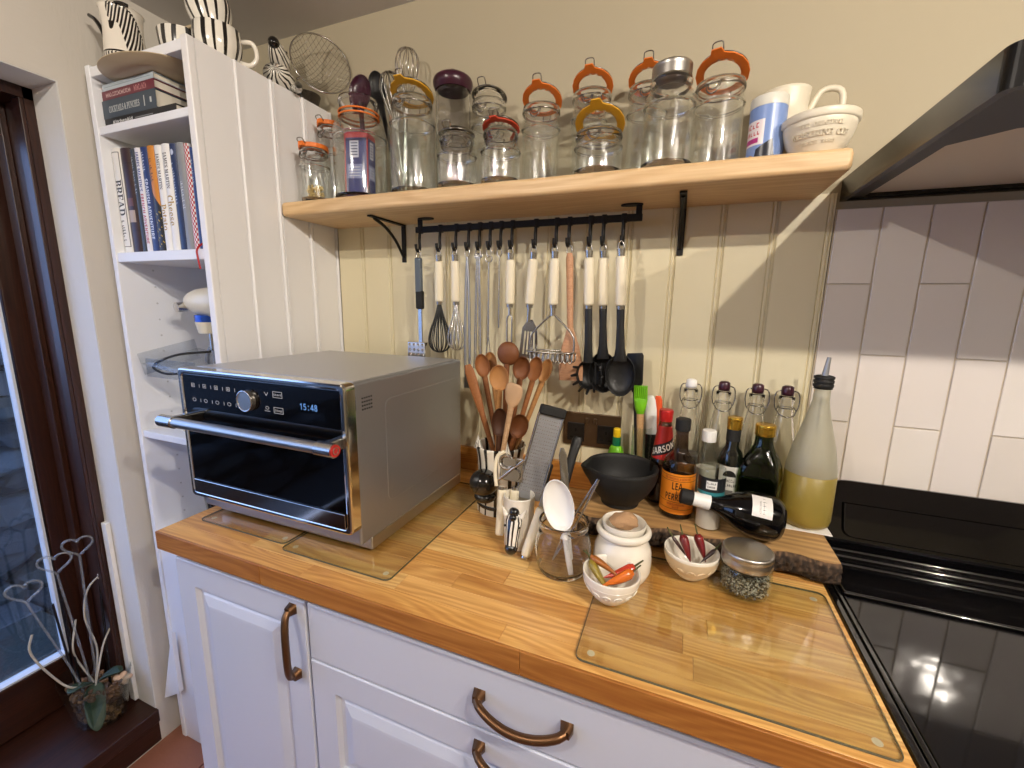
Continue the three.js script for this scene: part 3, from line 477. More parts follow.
{ // wide open jar with blue pack
  const t = thing('wide_jar', 'wide open glass jar holding a blue packet, with orange neck rings', 'jar', [-.82, SY, .128], 0, 'storage jars on the long shelf');
  glassJar(t, .067, .248, .047, .70);
  obj('rubber_rings', [.205, .215].map((y) => new THREE.TorusGeometry(.0492, .0022, 8, 40).rotateX(Math.PI / 2).translate(0, y, 0)), M.orange, t);
  obj('latch_wire', [tube([V(-.05, .235, .01), V(-.052, .215, .012), V(-.05, .19, .012), V(-.046, .2, .02), V(-.05, .235, .01)], .0013, 20, 5)], M.wire, t);
  const tex = canvasTex(256, 512, (x) => { x.fillStyle = '#22307c'; x.fillRect(0, 0, 256, 512); x.fillStyle = '#b02a34'; x.fillRect(0, 0, 256, 50); x.fillRect(0, 0, 26, 512); x.fillStyle = '#cfd3e6'; x.fillRect(70, 70, 100, 130); x.fillStyle = '#8d97c8'; x.fillRect(40, 250, 170, 110); x.fillStyle = '#1a2466'; for (let i = 0; i < 5; i++) x.fillRect(84, 86 + i * 22, 72, 8); x.fillStyle = '#e6e8f2'; for (let i = 0; i < 4; i++) x.fillRect(60, 270 + i * 22, 120, 6); });
  const pk = tag(obj('packet', rbox(.068, .165, .05, .01, 0, .0825, 0), phy(0xffffff, .35, { map: tex })), 'blue and red printed packet standing inside the wide jar', 'packet'); pk.position.set(-.826, SY + .0058, .128); pk.rotation.set(0, .2, -.03);
  const sp = thing('purple_spoon', 'dark purple plastic spoon sticking out of the wide jar', 'spoon', [0, 0, 0]);
  obj('handle', loft([[0, .006, .004], [.2, .007, .0045], [.24, .012, .005]], 10), M.purple, sp); obj('bowl', T(scoop(.036, .044, .014), 0, .262, 0), M.purple, sp);
  stand(sp, V(-.79, SY + .008, .14), V(-.822, 1.965, .122));
}
clipJar({ label: 'tall glass jar with amber yellow seal, lid slightly ajar, beside the wide jar', x: -.648, z: .142, r: .054, h: .218, seal: M.yellow, open: 15, nr: .046, sh: .82 });
{ // crock of whisks behind
  const t = thing('glass_crock', 'tall clear glass pot holding whisks behind the yellow-sealed jar', 'pot', [-.742, SY, .048], 0, 'storage jars on the long shelf');
  obj('glass_body', lathe([[0, 0], [.036, 0], [.04, .006], [.041, .2], [.0385, .2], [.037, .008], [0, .006]], 32), M.thinGlass, t);
  const wk = (label, tip, foot, m, R) => { const w = thing('whisk', label, 'whisk', [0, 0, 0], 0, 'utensils in the shelf pot'); const L = tip.clone().sub(foot).length(); obj('handle', loft([[0, .005, .005], [L - .15, .006, .006]], 10), M.steel, w); whiskWires(-.15, R, 6, .0013, L - .15, m, w); stand(w, foot, tip); return w; };
  wk('upright steel whisk head, tallest above the shelf jars', V(-.712, 2.042, .06), V(-.745, SY + .008, .05), M.chrome, .03);
  wk('grey wire whisk leaning left of the tallest whisk', V(-.778, 2.0, .055), V(-.735, SY + .008, .045), M.steel, .028);
  const la = thing('black_ladle', 'black ladle leaning beside the purple spoon', 'ladle', [0, 0, 0]); obj('handle', loft([[0, .005, .004], [.22, .007, .004], [.27, .012, .004]], 10), M.blackNylon, la); obj('bowl', T(scoop(.028, .045, .016), 0, .305, 0), M.blackNylon, la); stand(la, V(-.738, SY + .008, .055), V(-.818, 1.985, .062));
}
{ // tall canister with purple lid
  const t = thing('tall_canister', 'tall glass canister with dark purple domed lid', 'canister', [-.585, SY, .053], 0, 'storage jars on the long shelf');
  obj('glass_body', lathe([[0, 0], [.041, 0], [.044, .005], [.0445, .25], [.0415, .265], [.039, .262], [.041, .247], [.0405, .008], [0, .006]], 32), M.solidGlass, t);
  obj('lid', lathe(curve2([[.0, .314], [.01, .313], [.014, .305], [.03, .302], [.045, .294], [.0495, .286], [.049, .276], [.044, .264]], 24).reverse(), 32), M.purple, t);
}
clipJar({ label: 'plain clear clip-top jar with wire bail, right of the purple-lidded canister', x: -.482, z: .058, r: .043, h: .222, open: 12 });
clipJar({ label: 'small squat clear clip-top jar in the front row, left of the red-sealed one', x: -.519, z: .155, r: .0455, h: .116, seal: null, nr: .038, sh: .7 });
clipJar({ label: 'small squat clip-top jar with thin red-orange seal', x: -.408, z: .155, r: .0445, h: .114, seal: M.redSeal, nr: .037, sh: .7, open: 9 });
clipJar({ label: 'medium jar with raised orange seal, next to the red-sealed squat jar', x: -.337, z: .088, r: .044, h: .178, seal: M.orange, open: 24 });
clipJar({ label: 'jar with raised orange seal directly behind the yellow-sealed squat jar', x: -.23, z: .053, r: .044, h: .206, seal: M.orange, open: 24 });
clipJar({ label: 'squat jar with raised mustard yellow seal in the front row', x: -.19, z: .152, r: .0485, h: .086, seal: M.yellow, open: 24, nr: .045, sh: .74 });
clipJar({ label: 'jar with raised orange seal half hidden behind the screw-lidded jar', x: -.108, z: .053, r: .042, h: .2, seal: M.orange, open: 24 });
{ const t = thing('preserving_jar', 'embossed preserving jar with silver screw lid in the front row', 'jar', [-.056, SY, .1545], 0, 'storage jars on the long shelf'); glassJar(t, .0475, .172, .036, .78);
  obj('screw_lid', lathe([[0, .196], [.035, .196], [.0365, .194], ...[0, 1, 2, 3].flatMap((i) => [[.0365, .191 - i * .005], [.0352, .1885 - i * .005]]), [.0365, .171], [.034, .171]].reverse(), 36), M.brushed, t);
  obj('embossing', [0, 1, 2].map((i) => rbox(.03, .0035, .002, .0008, 0, .085 + i * .016, .0477, 1)), M.glass, t); t.scale.y = .95; }
clipJar({ label: 'biggest jar with raised orange seal beside the blue tin', x: .032, z: .102, r: .0465, h: .164, seal: M.orange, open: 24, turn: -.3, sh: .84 });
{ // blue tin
  const t = thing('printed_tin', 'small blue printed tin with pale lid beside the measuring bowl', 'tin', [.117, SY, .128], 0);
  const tex = canvasTex(512, 256, (x) => { x.fillStyle = '#7d97cd'; x.fillRect(0, 0, 512, 256); for (const o of [0, 256]) { x.fillStyle = '#e9dfe0'; x.fillRect(o + 40, 60, 130, 110); x.fillStyle = '#c23a3e'; scrawl(x, o + 52, 72, 100, 22, 5); scrawl(x, o + 52, 104, 104, 22, 6); x.fillStyle = '#b5307f'; x.fillRect(o + 58, 138, 88, 22); x.fillStyle = '#23252f'; x.beginPath(); x.moveTo(o + 130, 256); x.lineTo(o + 140, 190); x.lineTo(o + 210, 150); x.lineTo(o + 230, 256); x.fill(); x.fillStyle = '#d6a24d'; x.beginPath(); x.arc(o + 60, 230, 28, 0, 7); x.arc(o + 110, 236, 24, 0, 7); x.fill(); } });
  obj('body', T(new THREE.CylinderGeometry(.0305, .0305, .098, 32, 1, true), 0, .049, 0), phy(0xffffff, .3, { map: tex }), t); obj('lid', lathe([[0, .118], [.027, .118], [.031, .115], [.0315, .099], [.0305, .098]].reverse(), 32), phy(0xdad8cc, .3), t);
  t.rotation.y = .8;
}
{ // cream jug and measuring bowl
  const t = thing('cream_jug', 'cream stoneware jug with loop handle behind the measuring bowl', 'jug', [.152, SY, .05]);
  obj('body', lathe([...curve2([[0, 0], [.032, 0], [.04, .01], [.047, .05], [.045, .09], [.04, .12], [.043, .152]], 22), ...curve2([[.04, .152], [.037, .12], [.042, .09], [.044, .05], [.036, .01], [0, .006]], 16)], 32), M.bowlCream, t);
  obj('handle', tube([V(.041, .112, .006), V(.06, .146, .008), V(.088, .142, .01), V(.092, .1, .01), V(.075, .05, .008), V(.045, .035, .006)], .0055, 28, 10), M.bowlCream, t);
  const b = thing('measuring_bowl', 'cream ceramic bowl with raised measuring lettering at the right end of the shelf', 'bowl', [.195, SY, .149]);
  obj('bowl', lathe([...curve2([[0, 0], [.03, 0], [.034, .003], [.046, .022], [.0535, .043], [.0545, .052]], 18), [.058, .053], [.0585, .063], [.056, .065], [.053, .062], ...curve2([[.051, .05], [.043, .024], [.03, .009], [0, .006]], 14)], 48), M.bowlCream, b);
}

// ---------------------------------------------------------------- things on the worktop
const font = await new FontLoader().loadAsync('fonts/droid/droid_serif_bold.typeface.json');
// raised letters round a vertical axis; slope leans them with the wall of a bowl
function ringText(str, r, y, size, mid, slope = 0, gap = 1.12) {
  const g = [], adv = size * .78 * gap, tot = adv * (str.length - 1); [...str].forEach((ch, i) => { if (ch === ' ') return; const t = new TextGeometry(ch, { font, size, depth: .0016, curveSegments: 3, bevelEnabled: false }); t.computeBoundingBox(); const bb = t.boundingBox; t.translate(-(bb.max.x + bb.min.x) / 2, 0, 0).rotateX(slope).translate(0, y, r - .0007).rotateY(mid + (i * adv - tot / 2) / r); g.push(t); }); return merge(g);
}
{ const b = scene.getObjectByName('measuring_bowl'); obj('lettering', [ringText('THE ORIGINAL', .0525, .0385, .0062, -.15, .35), ringText('MEASURING CUP', .0478, .0245, .0088, -.12, .45, .92), ringText('SINCE 1900', .0415, .0145, .0056, -.2, .6)], M.bowlCream, b); }

// unreadable small print: a row of uneven marks
function scrawl(x, a, y, w, h, n) { const q = rng(n * 31 + w | 0), s = w / n; for (let i = 0; i < n; i++) { const k = q(); x.fillRect(a + i * s, y + (k < .3 ? h * .25 : 0), s * .22, h * (k < .3 ? .75 : 1)); if (k > .25) x.fillRect(a + i * s, y + (k < .6 ? 0 : h * .42), s * .62, h * .2); if (k > .5) x.fillRect(a + i * s + s * .45, y + h * .2, s * .2, h * .8); if (k < .5) x.fillRect(a + i * s, y + h * .8, s * .6, h * .2); } }
// live-edge board on small feet
const BY = .955;
{
  const t = thing('live_edge_board', 'live-edge wooden board with bark front carrying the bottles', 'board', [0, 0, 0]);
  const q = rng(77), pts = []; for (let i = 0; i <= 40; i++) pts.push([-.172 + i * .469 / 40, .246 + .006 * Math.sin(i * .7) + (q() - .5) * .004]);
  const outl = [[-.172, .045], ...pts, [.297, .04]];
  const sh = shape(outl.map(([x, z]) => [x, -z])); const g = boxUV(T(flat(sh, .031), 0, BY - .031, 0), 'x');
  const tex = grain(83, [.84, .69, .47], [.46, .30, .16], [.9, 2.2], 40, 1.0);
  obj('slab', g, wood(tex, 0xffffff, .45), t);
  // rugged bark strip
  const nx = 240, ny = 14, pos = [], idx = [], col = []; for (let j = 0; j <= ny; j++) for (let i = 0; i <= nx; i++) { const u = i / nx, v = j / ny, x = -.172 + u * .469, k = Math.min(39, u * 40 | 0), f = u * 40 - k, z = pts[k][1] + (pts[k + 1][1] - pts[k][1]) * f; const b = barkN(u * 60, v * 5, 999, 999) * .008 + barkN(u * 170, v * 12, 999, 999) * .007; const edge = Math.sin(Math.PI * Math.min(1, Math.max(0, v))); pos.push(x, BY - .0415 + v * .041, z + .001 + (b + .006) * Math.pow(edge, .4) - (1 - v) * .004); const c = .006 + .05 * Math.pow(barkN(u * 130, v * 11, 999, 999), 2); const s = v > .88 ? 2.4 : 1; col.push(c * 1.8 * s, c * 1.05 * s, c * .58 * s); }
  for (let j = 0; j < ny; j++) for (let i = 0; i < nx; i++) { const a = j * (nx + 1) + i; idx.push(a, a + 1, a + nx + 2, a, a + nx + 2, a + nx + 1); }
  const bg = new THREE.BufferGeometry(); bg.setAttribute('position', new THREE.Float32BufferAttribute(pos, 3)); bg.setAttribute('color', new THREE.Float32BufferAttribute(col, 3)); bg.setIndex(idx); bg.computeVertexNormals();
  obj('bark', bg, new THREE.MeshStandardMaterial({ vertexColors: true, roughness: .9, side: THREE.DoubleSide }), t);
  for (const [x, z] of [[-.13, .09], [.22, .09], [-.13, .2], [.22, .2]]) obj('foot', cyl(.014, .014, BY - .031 - WT - .0004, x, WT + .0004, z, 12), M.rubberBlack, t);
}
// mortar
{ const t = thing('black_bowl', 'matt black stone mortar bowl with spout on the board', 'bowl', [-.1, BY + .0003, .158]);
  const g = lathe([...curve2([[0, 0], [.036, 0], [.042, .003], [.043, .01], [.06, .03], [.076, .06], [.0805, .088]], 22), [.079, .091], [.0745, .09], ...curve2([[.073, .084], [.066, .05], [.046, .025], [0, .018]], 14)], 48);
  const p = g.attributes.position; for (let i = 0; i < p.count; i++) { const x = p.getX(i), y = p.getY(i), z = p.getZ(i), a = Math.atan2(z, x), d = Math.exp(-Math.pow((Math.abs(Math.abs(a) - Math.PI) + (a > 0 ? 0 : 0)) / .22, 2)) * Math.max(0, (y - .055) / .035); if (d > .01) { const f = 1 + d * .16; p.setX(i, x * f); p.setZ(i, z * f); p.setY(i, y - d * .003); } } g.computeVertexNormals();
  obj('bowl', g, std(0x161616, .62), t); t.rotation.y = .35; }

const liquid = (hex, dist, extra = {}) => phy(0xffffff, .02, { transmission: 1, thickness: .03, ior: 1.34, attenuationColor: new THREE.Color(hex), attenuationDistance: dist, ...extra });
const labelM = (tex, rough = .45) => phy(0xffffff, rough, { map: tex });
const wrap = (r, h, y, frac, mid = 0) => T(new THREE.CylinderGeometry(r, r, h, 40, 1, true, mid - Math.PI * frac, Math.PI * 2 * frac), 0, y + h / 2, 0);   // centred on +z when mid is 0
{ // Worcestershire sauce
  const t = thing('sauce_bottle', 'brown sauce bottle with orange label and black cap on the board', 'bottle', [.02, BY + .0003, .166]);
  const pr = [[0, 0], [.03, 0], [.0335, .004], [.034, .012], ...curve2([[.034, .1], [.0335, .11], [.03, .125], [.02, .138], [.0145, .148], [.0125, .18]], 14), [.0125, .188], [0, .188]];
  obj('glass_body', lathe(pr, 36), phy(0xc0b0a4, .04, { transmission: 1, thickness: 0, ior: 1.5 }), t);
  obj('sauce', lathe([[0, .003], [.029, .003], [.032, .012], [.032, .085], [0, .085]], 30), phy(0x1a0b06, .2), t);
  obj('cap', lathe([[0, .214], [.0135, .214], [.015, .212], [.015, .19], [.0135, .188]].reverse(), 24), M.rubberBlack, t);
  const tex = canvasTex(1024, 512, (x) => { x.fillStyle = '#e2851d'; x.fillRect(0, 0, 1024, 512); x.strokeStyle = '#5a2a0c'; x.lineWidth = 6; x.strokeRect(8, 30, 1008, 60); x.strokeRect(8, 360, 1008, 90); x.fillStyle = '#8c1c14'; x.font = 'bold 40px serif'; x.textAlign = 'center'; x.fillText('THE ORIGINAL & GENUINE', 512, 74, 560); x.fillText('WORCESTERSHIRE', 512, 404, 520); x.fillText('SAUCE', 512, 442, 200); x.fillStyle = '#1d0f08'; x.font = 'bold 128px sans-serif'; x.fillText('LEA', 512, 200, 420); x.font = 'bold 50px sans-serif'; x.fillText('&', 512, 243); x.font = 'bold 118px sans-serif'; x.fillText('PERRINS', 512, 336, 700); });
  obj('label', wrap(.0343, .088, .014, .47), labelM(tex), t); t.rotation.y = -.05;
}
{ // clear shaker in front
  const t = thing('seasoning_jar', 'small clear seasoning jar with pale salt and a teal label', 'jar', [.082, BY + .0003, .196]);
  obj('glass_body', lathe([[0, 0], [.023, 0], [.0255, .004], [.0255, .12], [.0235, .128], [.02, .131], [0, .131]], 30), M.thinGlass, t);
  obj('salt', cyl(.0225, .0225, .045, 0, .003, 0, 24), std(0xd8cdc4, .9), t);
  const tex = canvasTex(512, 256, (x) => { x.fillStyle = '#2f8087'; x.fillRect(0, 0, 512, 256); x.fillStyle = '#15191d'; x.fillRect(0, 0, 512, 120); x.fillStyle = '#e8e8e4'; x.fillRect(170, 24, 150, 70); x.fillStyle = '#20262b'; scrawl(x, 182, 36, 126, 18, 7); scrawl(x, 190, 66, 110, 18, 6); x.fillStyle = '#e6d9bd'; x.fillRect(0, 150, 512, 106); x.fillStyle = '#bf8d4b'; for (let i = 0; i < 14; i++) x.fillRect(120 + i * 20, 165 + (i * 37 % 40), 10, 30); });
  obj('label', wrap(.0258, .062, .05, .42), labelM(tex), t);
}
{ const t = thing('slim_bottle', 'slim clear bottle with white screw cap behind the seasoning jar', 'bottle', [.074, BY + .0003, .13]); obj('glass_body', lathe([[0, 0], [.02, 0], [.022, .004], ...curve2([[.022, .11], [.019, .13], [.012, .148]], 10), [.0115, .162], [0, .162]], 24), M.thinGlass, t); obj('cap', lathe([[0, .186], [.013, .186], [.0145, .184], [.0145, .162], [.012, .161]].reverse(), 24), M.whitePlastic, t); obj('contents', cyl(.0195, .0195, .1, 0, .003, 0, 20), std(0xbfb3a4, .8), t); }
{ // balsamic
  const t = thing('vinegar_bottle', 'dark square-shouldered vinegar bottle with gold cap and white label', 'bottle', [.122, BY + .0003, .112]);
  obj('glass_body', loft([[0, .025, .025], [.004, .027, .027], [.115, .027, .027], [.14, .02, .02], [.15, .0135, .0135], [.182, .0125, .0125]], 28), phy(0x0d100c, .05, { clearcoat: 1 }), t);
  obj('sleeve', cyl(.0138, .0138, .026, 0, .164, 0, 24), M.rubberBlack, t); obj('cap', lathe([[0, .216], [.0135, .216], [.0148, .214], ...[0, 1, 2].flatMap((i) => [[.0148, .21 - i * .006], [.0138, .2075 - i * .006]]), [.0148, .19], [.0135, .19]].reverse(), 24), M.gold, t);
  const tex = canvasTex(256, 512, (x) => { x.fillStyle = '#cfcdc4'; x.fillRect(0, 0, 256, 512); x.fillStyle = '#1d1d1b'; x.beginPath(); x.arc(128, 120, 74, Math.PI, 0); x.fill(); scrawl(x, 60, 150, 136, 34, 6); scrawl(x, 30, 205, 196, 34, 9); x.fillStyle = '#6b6a64'; x.fillRect(70, 280, 116, 110); x.fillStyle = '#b98f3a'; x.fillRect(60, 420, 136, 40); });
  obj('label', wrap(.0274, .095, .018, .26), labelM(tex), t); t.rotation.y = -.1;
}
{ // olive oil
  const t = thing('olive_oil_bottle', 'square dark green olive oil bottle with gold screw cap', 'bottle', [.178, BY + .0003, .121]);
  const sq = (s, y, k = .012) => { const p = roundRect(s * 2, s * 2, k).getPoints(5); return p.map((v) => [v.x, y, v.y]); };
  const rings = [[.036, 0], [.038, .004], [.038, .1], [.036, .118], [.03, .138], [.022, .155], [.0175, .166], [.0165, .185]].map(([s, y], i) => sq(s, y, i < 3 ? .011 : Math.min(s * .98, .011 + (i - 2) * .0045)));
  const n = rings[0].length - 1, pos = [], idx = []; rings.forEach((r) => { for (let i = 0; i <= n; i++) pos.push(...r[Math.min(i, r.length - 1)]); }); const w = n + 1; for (let k = 0; k < rings.length - 1; k++) for (let i = 0; i < n; i++) { const a = k * w + i; idx.push(a, a + w, a + 1, a + 1, a + w, a + w + 1); } const g = new THREE.BufferGeometry(); g.setAttribute('position', new THREE.Float32BufferAttribute(pos, 3)); g.setIndex(idx); g.computeVertexNormals();
  obj('glass_body', g, phy(0x6f8a2c, .04, { transmission: 1, thickness: 0, ior: 1.5, side: THREE.DoubleSide }), t);
  obj('oil', rbox(.07, .1, .07, .01, 0, .054, 0), phy(0x1a1f08, .08, { clearcoat: .6 }), t);
  obj('cap', lathe([[0, .209], [.0175, .209], [.019, .207], ...[0, 1].flatMap((i) => [[.019, .202 - i * .006], [.0182, .199 - i * .006]]), [.019, .186], [.017, .185]].reverse(), 28), M.gold, t);
  const tex = canvasTex(256, 256, (x) => { x.fillStyle = '#4d5a24'; x.fillRect(0, 0, 256, 256); x.fillStyle = '#23280f'; x.fillRect(14, 14, 228, 228); x.fillStyle = '#77803d'; x.fillRect(40, 50, 176, 14); x.fillRect(40, 190, 176, 14); });
  obj('label', T(new THREE.PlaneGeometry(.05, .07).rotateY(Math.PI / 2), .0384, .055, 0), labelM(tex), t); t.rotation.y = -.3;
}
{ // frosted oil bottle with pourer on a white coaster
  tag(obj('paper_coaster', rbox(.092, .002, .085, .0008, .266, BY + .0013, .103, 1), M.white), 'white paper coaster under the frosted oil bottle', 'coaster');
  const t = thing('frosted_bottle', 'tall frosted glass bottle half full of yellow oil with steel pourer', 'bottle', [.271, BY + .0026, .1]);
  const pr = [...curve2([[.0455, .112], [.0437, .128], [.037, .165], [.027, .205], [.0185, .24], [.0145, .262]], 20), [.014, .285], [0, .285]];
  obj('glass_body', lathe(pr, 40), phy(0xdedccb, .5, { transmission: .7, thickness: 0, ior: 1.5 }), t);
  obj('oil', lathe([[0, 0], [.036, 0], [.0435, .006], [.046, .016], [.0455, .111], [0, .111]], 40), phy(0xcdb85a, .35, { transmission: .6, thickness: 0 }), t);
  obj('cork', lathe([[0, .312], [.013, .312], ...[0, 1, 2].flatMap((i) => [[.0175, .31 - i * .008], [.0175, .306 - i * .008], [.0155, .304 - i * .008]]), [.0165, .286], [.013, .285]].reverse(), 24), M.rubberBlack, t);
  obj('spout', [rod(V(0, .31, 0), V(.003, .348, .0), .0062, 12, .0035), rod(V(0, .27, 0), V(0, .2, 0), .0022, 8)], M.greySteel, t);
}
// four swing-top bottles
{
  const t = thing('swing_top_bottle', '', 'bottle', [0, 0, 0], 0, 'clear swing-top bottles behind the oil');
  obj('glass_body', lathe([[0, 0], [.025, 0], [.028, .005], ...curve2([[.028, .12], [.027, .15], [.021, .19], [.0155, .225], [.0135, .245]], 16), [.0155, .25], [.0155, .262], [.012, .264], ...curve2([[.0105, .25], [.013, .222], [.0188, .187], [.0248, .148], [.026, .118]], 12), [.026, .008], [0, .006]], 30), M.solidGlass, t);
  obj('stopper', lathe([[0, .286], [.007, .286], [.0115, .283], [.0125, .272], [.0115, .265], [0, .264]].reverse(), 20), M.purple, t);
  obj('wire_bail', [tube([V(-.0125, .275, 0), V(-.02, .272, .002), V(-.0235, .25, .004), V(-.019, .232, .006), V(-.016, .238, .004)], .0013, 20, 5), tube([V(.0125, .275, 0), V(.02, .272, .002), V(.0235, .25, .004), V(.019, .232, .006), V(.016, .238, .004)], .0013, 20, 5), new THREE.TorusGeometry(.0162, .0012, 6, 24).rotateX(Math.PI / 2).translate(0, .238, 0), tube([V(-.019, .232, .006), V(-.012, .224, .02), V(0, .221, .024), V(.012, .224, .02), V(.019, .232, .006)], .0013, 20, 5)], M.wire, t);
  const put = (o, x, z, label) => { o.position.set(x, BY + .0003, z); o.userData.label = label; };
  put(t, .1, .0545, 'second swing-top bottle from the left, dark stopper behind the vinegar');
  const a = dup(t); put(a, .032, .0545, 'swing-top bottle with white stopper, leftmost of the four'); a.children[1].material = M.whitePlastic;
  put(dup(t), .166, .0545, 'third swing-top bottle, dark stopper above the gold olive oil cap');
  put(dup(t), .222, .0545, 'rightmost swing-top bottle, close behind the frosted oil bottle');
  for (const o of scene.children) if (o.name.startsWith('swing_top_bottle')) o.scale.setScalar(.985);
}
{ // red-capped vinegar, box, brushes
  const t = thing('malt_vinegar_bottle', 'malt vinegar bottle with red cap and red SAR label', 'bottle', [-.016, BY + .0003, .105]);
  obj('glass_body', lathe([[0, 0], [.026, 0], [.0285, .004], ...curve2([[.0285, .075], [.026, .1], [.019, .13], [.0145, .17]], 14), [.0135, .19], [0, .19]], 28), phy(0xb59a80, .04, { transmission: 1, thickness: 0 }), t);
  obj('vinegar', lathe([[0, .003], [.025, .003], [.0268, .008], [.0268, .075], [0, .078]], 24), phy(0x5a2a10, .2), t);
  obj('cap', lathe([[0, .216], [.0135, .216], [.0155, .213], [.0145, .19], [.012, .189]].reverse(), 24), M.red, t);
  const tex = canvasTex(512, 256, (x) => { x.fillStyle = '#b32318'; x.fillRect(0, 0, 512, 256); x.save(); x.translate(256, 165); x.rotate(-.3); x.fillStyle = '#1b1210'; x.fillRect(-170, -44, 340, 84); x.fillStyle = '#f0e9df'; x.font = 'bold 70px sans-serif'; x.textAlign = 'center'; x.fillText("SARSON'S", 0, 24, 320); x.restore(); });
  obj('label', T(new THREE.CylinderGeometry(.0152, .0252, .075, 30, 1, true, -2.6, 5.2), 0, .142, 0), labelM(tex), t); t.rotation.y = .25;
  const b = thing('spice_tin', 'small square gold and red printed tin behind the sauce bottle', 'tin', [.036, BY + .0003, .1], 0);
  const bt = canvasTex(256, 256, (x) => { x.fillStyle = '#c79a3e'; x.fillRect(0, 0, 256, 256); x.fillStyle = '#e9dcc0'; x.fillRect(40, 50, 170, 120); x.fillStyle = '#8a2a3a'; scrawl(x, 56, 78, 140, 64, 3); });
  obj('body', rbox(.04, .1, .034, .004, 0, .05, 0), labelM(bt), b); obj('lid', rbox(.042, .022, .036, .004, 0, .111, 0), std(0x4a443c, .4), b);
}
{ // glass tumbler with brush and spatulas behind the mortar
  const t = thing('brush_tumbler', 'narrow clear glass holding the green pastry brush behind the black bowl', 'glass', [-.068, BY + .0003, .066]);
  obj('glass_body', lathe([[0, 0], [.02, 0], [.0225, .004], [.0235, .16], [.0218, .16], [.021, .008], [0, .006]], 28), M.thinGlass, t);
  const p = thing('pastry_brush', 'lime green silicone pastry brush with pale wooden handle', 'brush', [0, 0, 0]);
  obj('handle', loft([[0, .005, .004], [.12, .0075, .005], [.185, .0085, .006]], 12), wood(spoonTex, 0xe6c79b, .5), p); obj('ferrule', loft([[.185, .009, .007], [.2, .013, .008], [.222, .016, .009]], 14), M.lime, p);
  const br = []; for (let i = 0; i < 7; i++) for (let j = 0; j < 3; j++) br.push(rod(V(-.0132 + i * .0044, .22, -.005 + j * .005), V(-.0135 + i * .0045, .252, -.005 + j * .005), .0019, 5)); obj('bristles', merge(br), M.lime, p);
  stand(p, V(-.066, BY + .008, .064), V(-.078, 1.222, .075));
  const bt = thing('black_turner', 'black nylon turner head standing between the large spoon and the green brush', 'turner', [0, 0, 0]); obj('handle', loft([[0, .005, .0035], [.2, .006, .004], [.26, .008, .0035]], 10), M.blackNylon, bt); obj('blade', loft([[.25, .009, .003], [.275, .02, .0025], [.345, .0235, .0018], [.352, .02, .0012]], 14), M.blackNylon, bt); stand(bt, V(-.07, BY + .008, .07), V(-.1, 1.3, .045), -.3); bt.scale.setScalar(.93);
  const s = thing('plastic_scraper', 'white and black plastic scraper standing right of the green brush', 'scraper', [0, 0, 0]); obj('handle', loft([[0, .014, .007], [.09, .016, .008], [.14, .013, .007]], 14), M.blackNylon, s); obj('blade', loft([[.14, .0125, .005], [.2, .0135, .004], [.225, .011, .003], [.235, .006, .002]], 14), M.whitePlastic, s); stand(s, V(-.036, BY + .0005, .048), V(-.056, 1.2, .055));
  const o = thing('orange_spatula', 'bright orange silicone spatula tip beside the red vinegar cap', 'spatula', [0, 0, 0]); obj('handle', loft([[0, .005, .004], [.15, .006, .004]], 10), M.white, o); obj('blade', loft([[.145, .006, .004], [.165, .0095, .005], [.225, .009, .004], [.235, .006, .003]], 12), std(0xe4582a, .5), o); stand(o, V(-.022, BY + .0005, .034), V(-.038, 1.19, .05));
  const l = thing('lemon_juice_bottle', 'lime green squeezy bottle with yellow and green cap behind the black bowl', 'bottle', [-.128, BY + .0003, .051]);
  obj('body', lathe(curve2([[0, 0], [.018, 0], [.022, .012], [.024, .045], [.021, .075], [.015, .095], [.011, .1]], 22), 28), M.lime, l); obj('collar', cyl(.0105, .0105, .022, 0, .1, 0, 20), std(0x0f6b45, .4), l); obj('cap', lathe([[0, .144], [.007, .144], [.009, .142], [.0095, .122], [0, .122]].reverse(), 20), std(0xf0c81c, .4), l);
}
{ // leaning wine bottle
  const t = thing('wine_bottle', 'small black wine bottle lying on its side at the front of the board', 'bottle', [0, 0, 0]);
  obj('glass_body', lathe([[0, 0], [.024, 0], [.037, .003], ...curve2([[.042, .012], [.0445, .035], [.042, .06], [.031, .087], [.0195, .106], [.0145, .12]], 18), [.0125, .165], [.014, .168], [.014, .176], [0, .176]], 36), M.blackGlass, t);
  obj('neck_foil', [lathe([[.0132, .126], [.0148, .127], [.0135, .158], [.0125, .158]], 28)], M.whitePlastic, t); obj('stopper', lathe([[0, .182], [.0135, .182], [.0155, .18], [.0155, .16], [.0125, .158]].reverse(), 24), M.rubberBlack, t);
  const lt = canvasTex(256, 256, (x) => { x.fillStyle = '#e6e3df'; x.fillRect(0, 0, 256, 256); x.fillStyle = '#8d8a88'; scrawl(x, 40, 90, 150, 24, 9); scrawl(x, 50, 140, 120, 12, 10); });
  obj('label', T(new THREE.CylinderGeometry(.0436, .0448, .034, 20, 1, true, -.5, 1.0), 0, .046, 0), labelM(lt), t);
  stand(t, V(.205, BY + .0455, .214), V(.03, BY + .07, .228), .9);
}
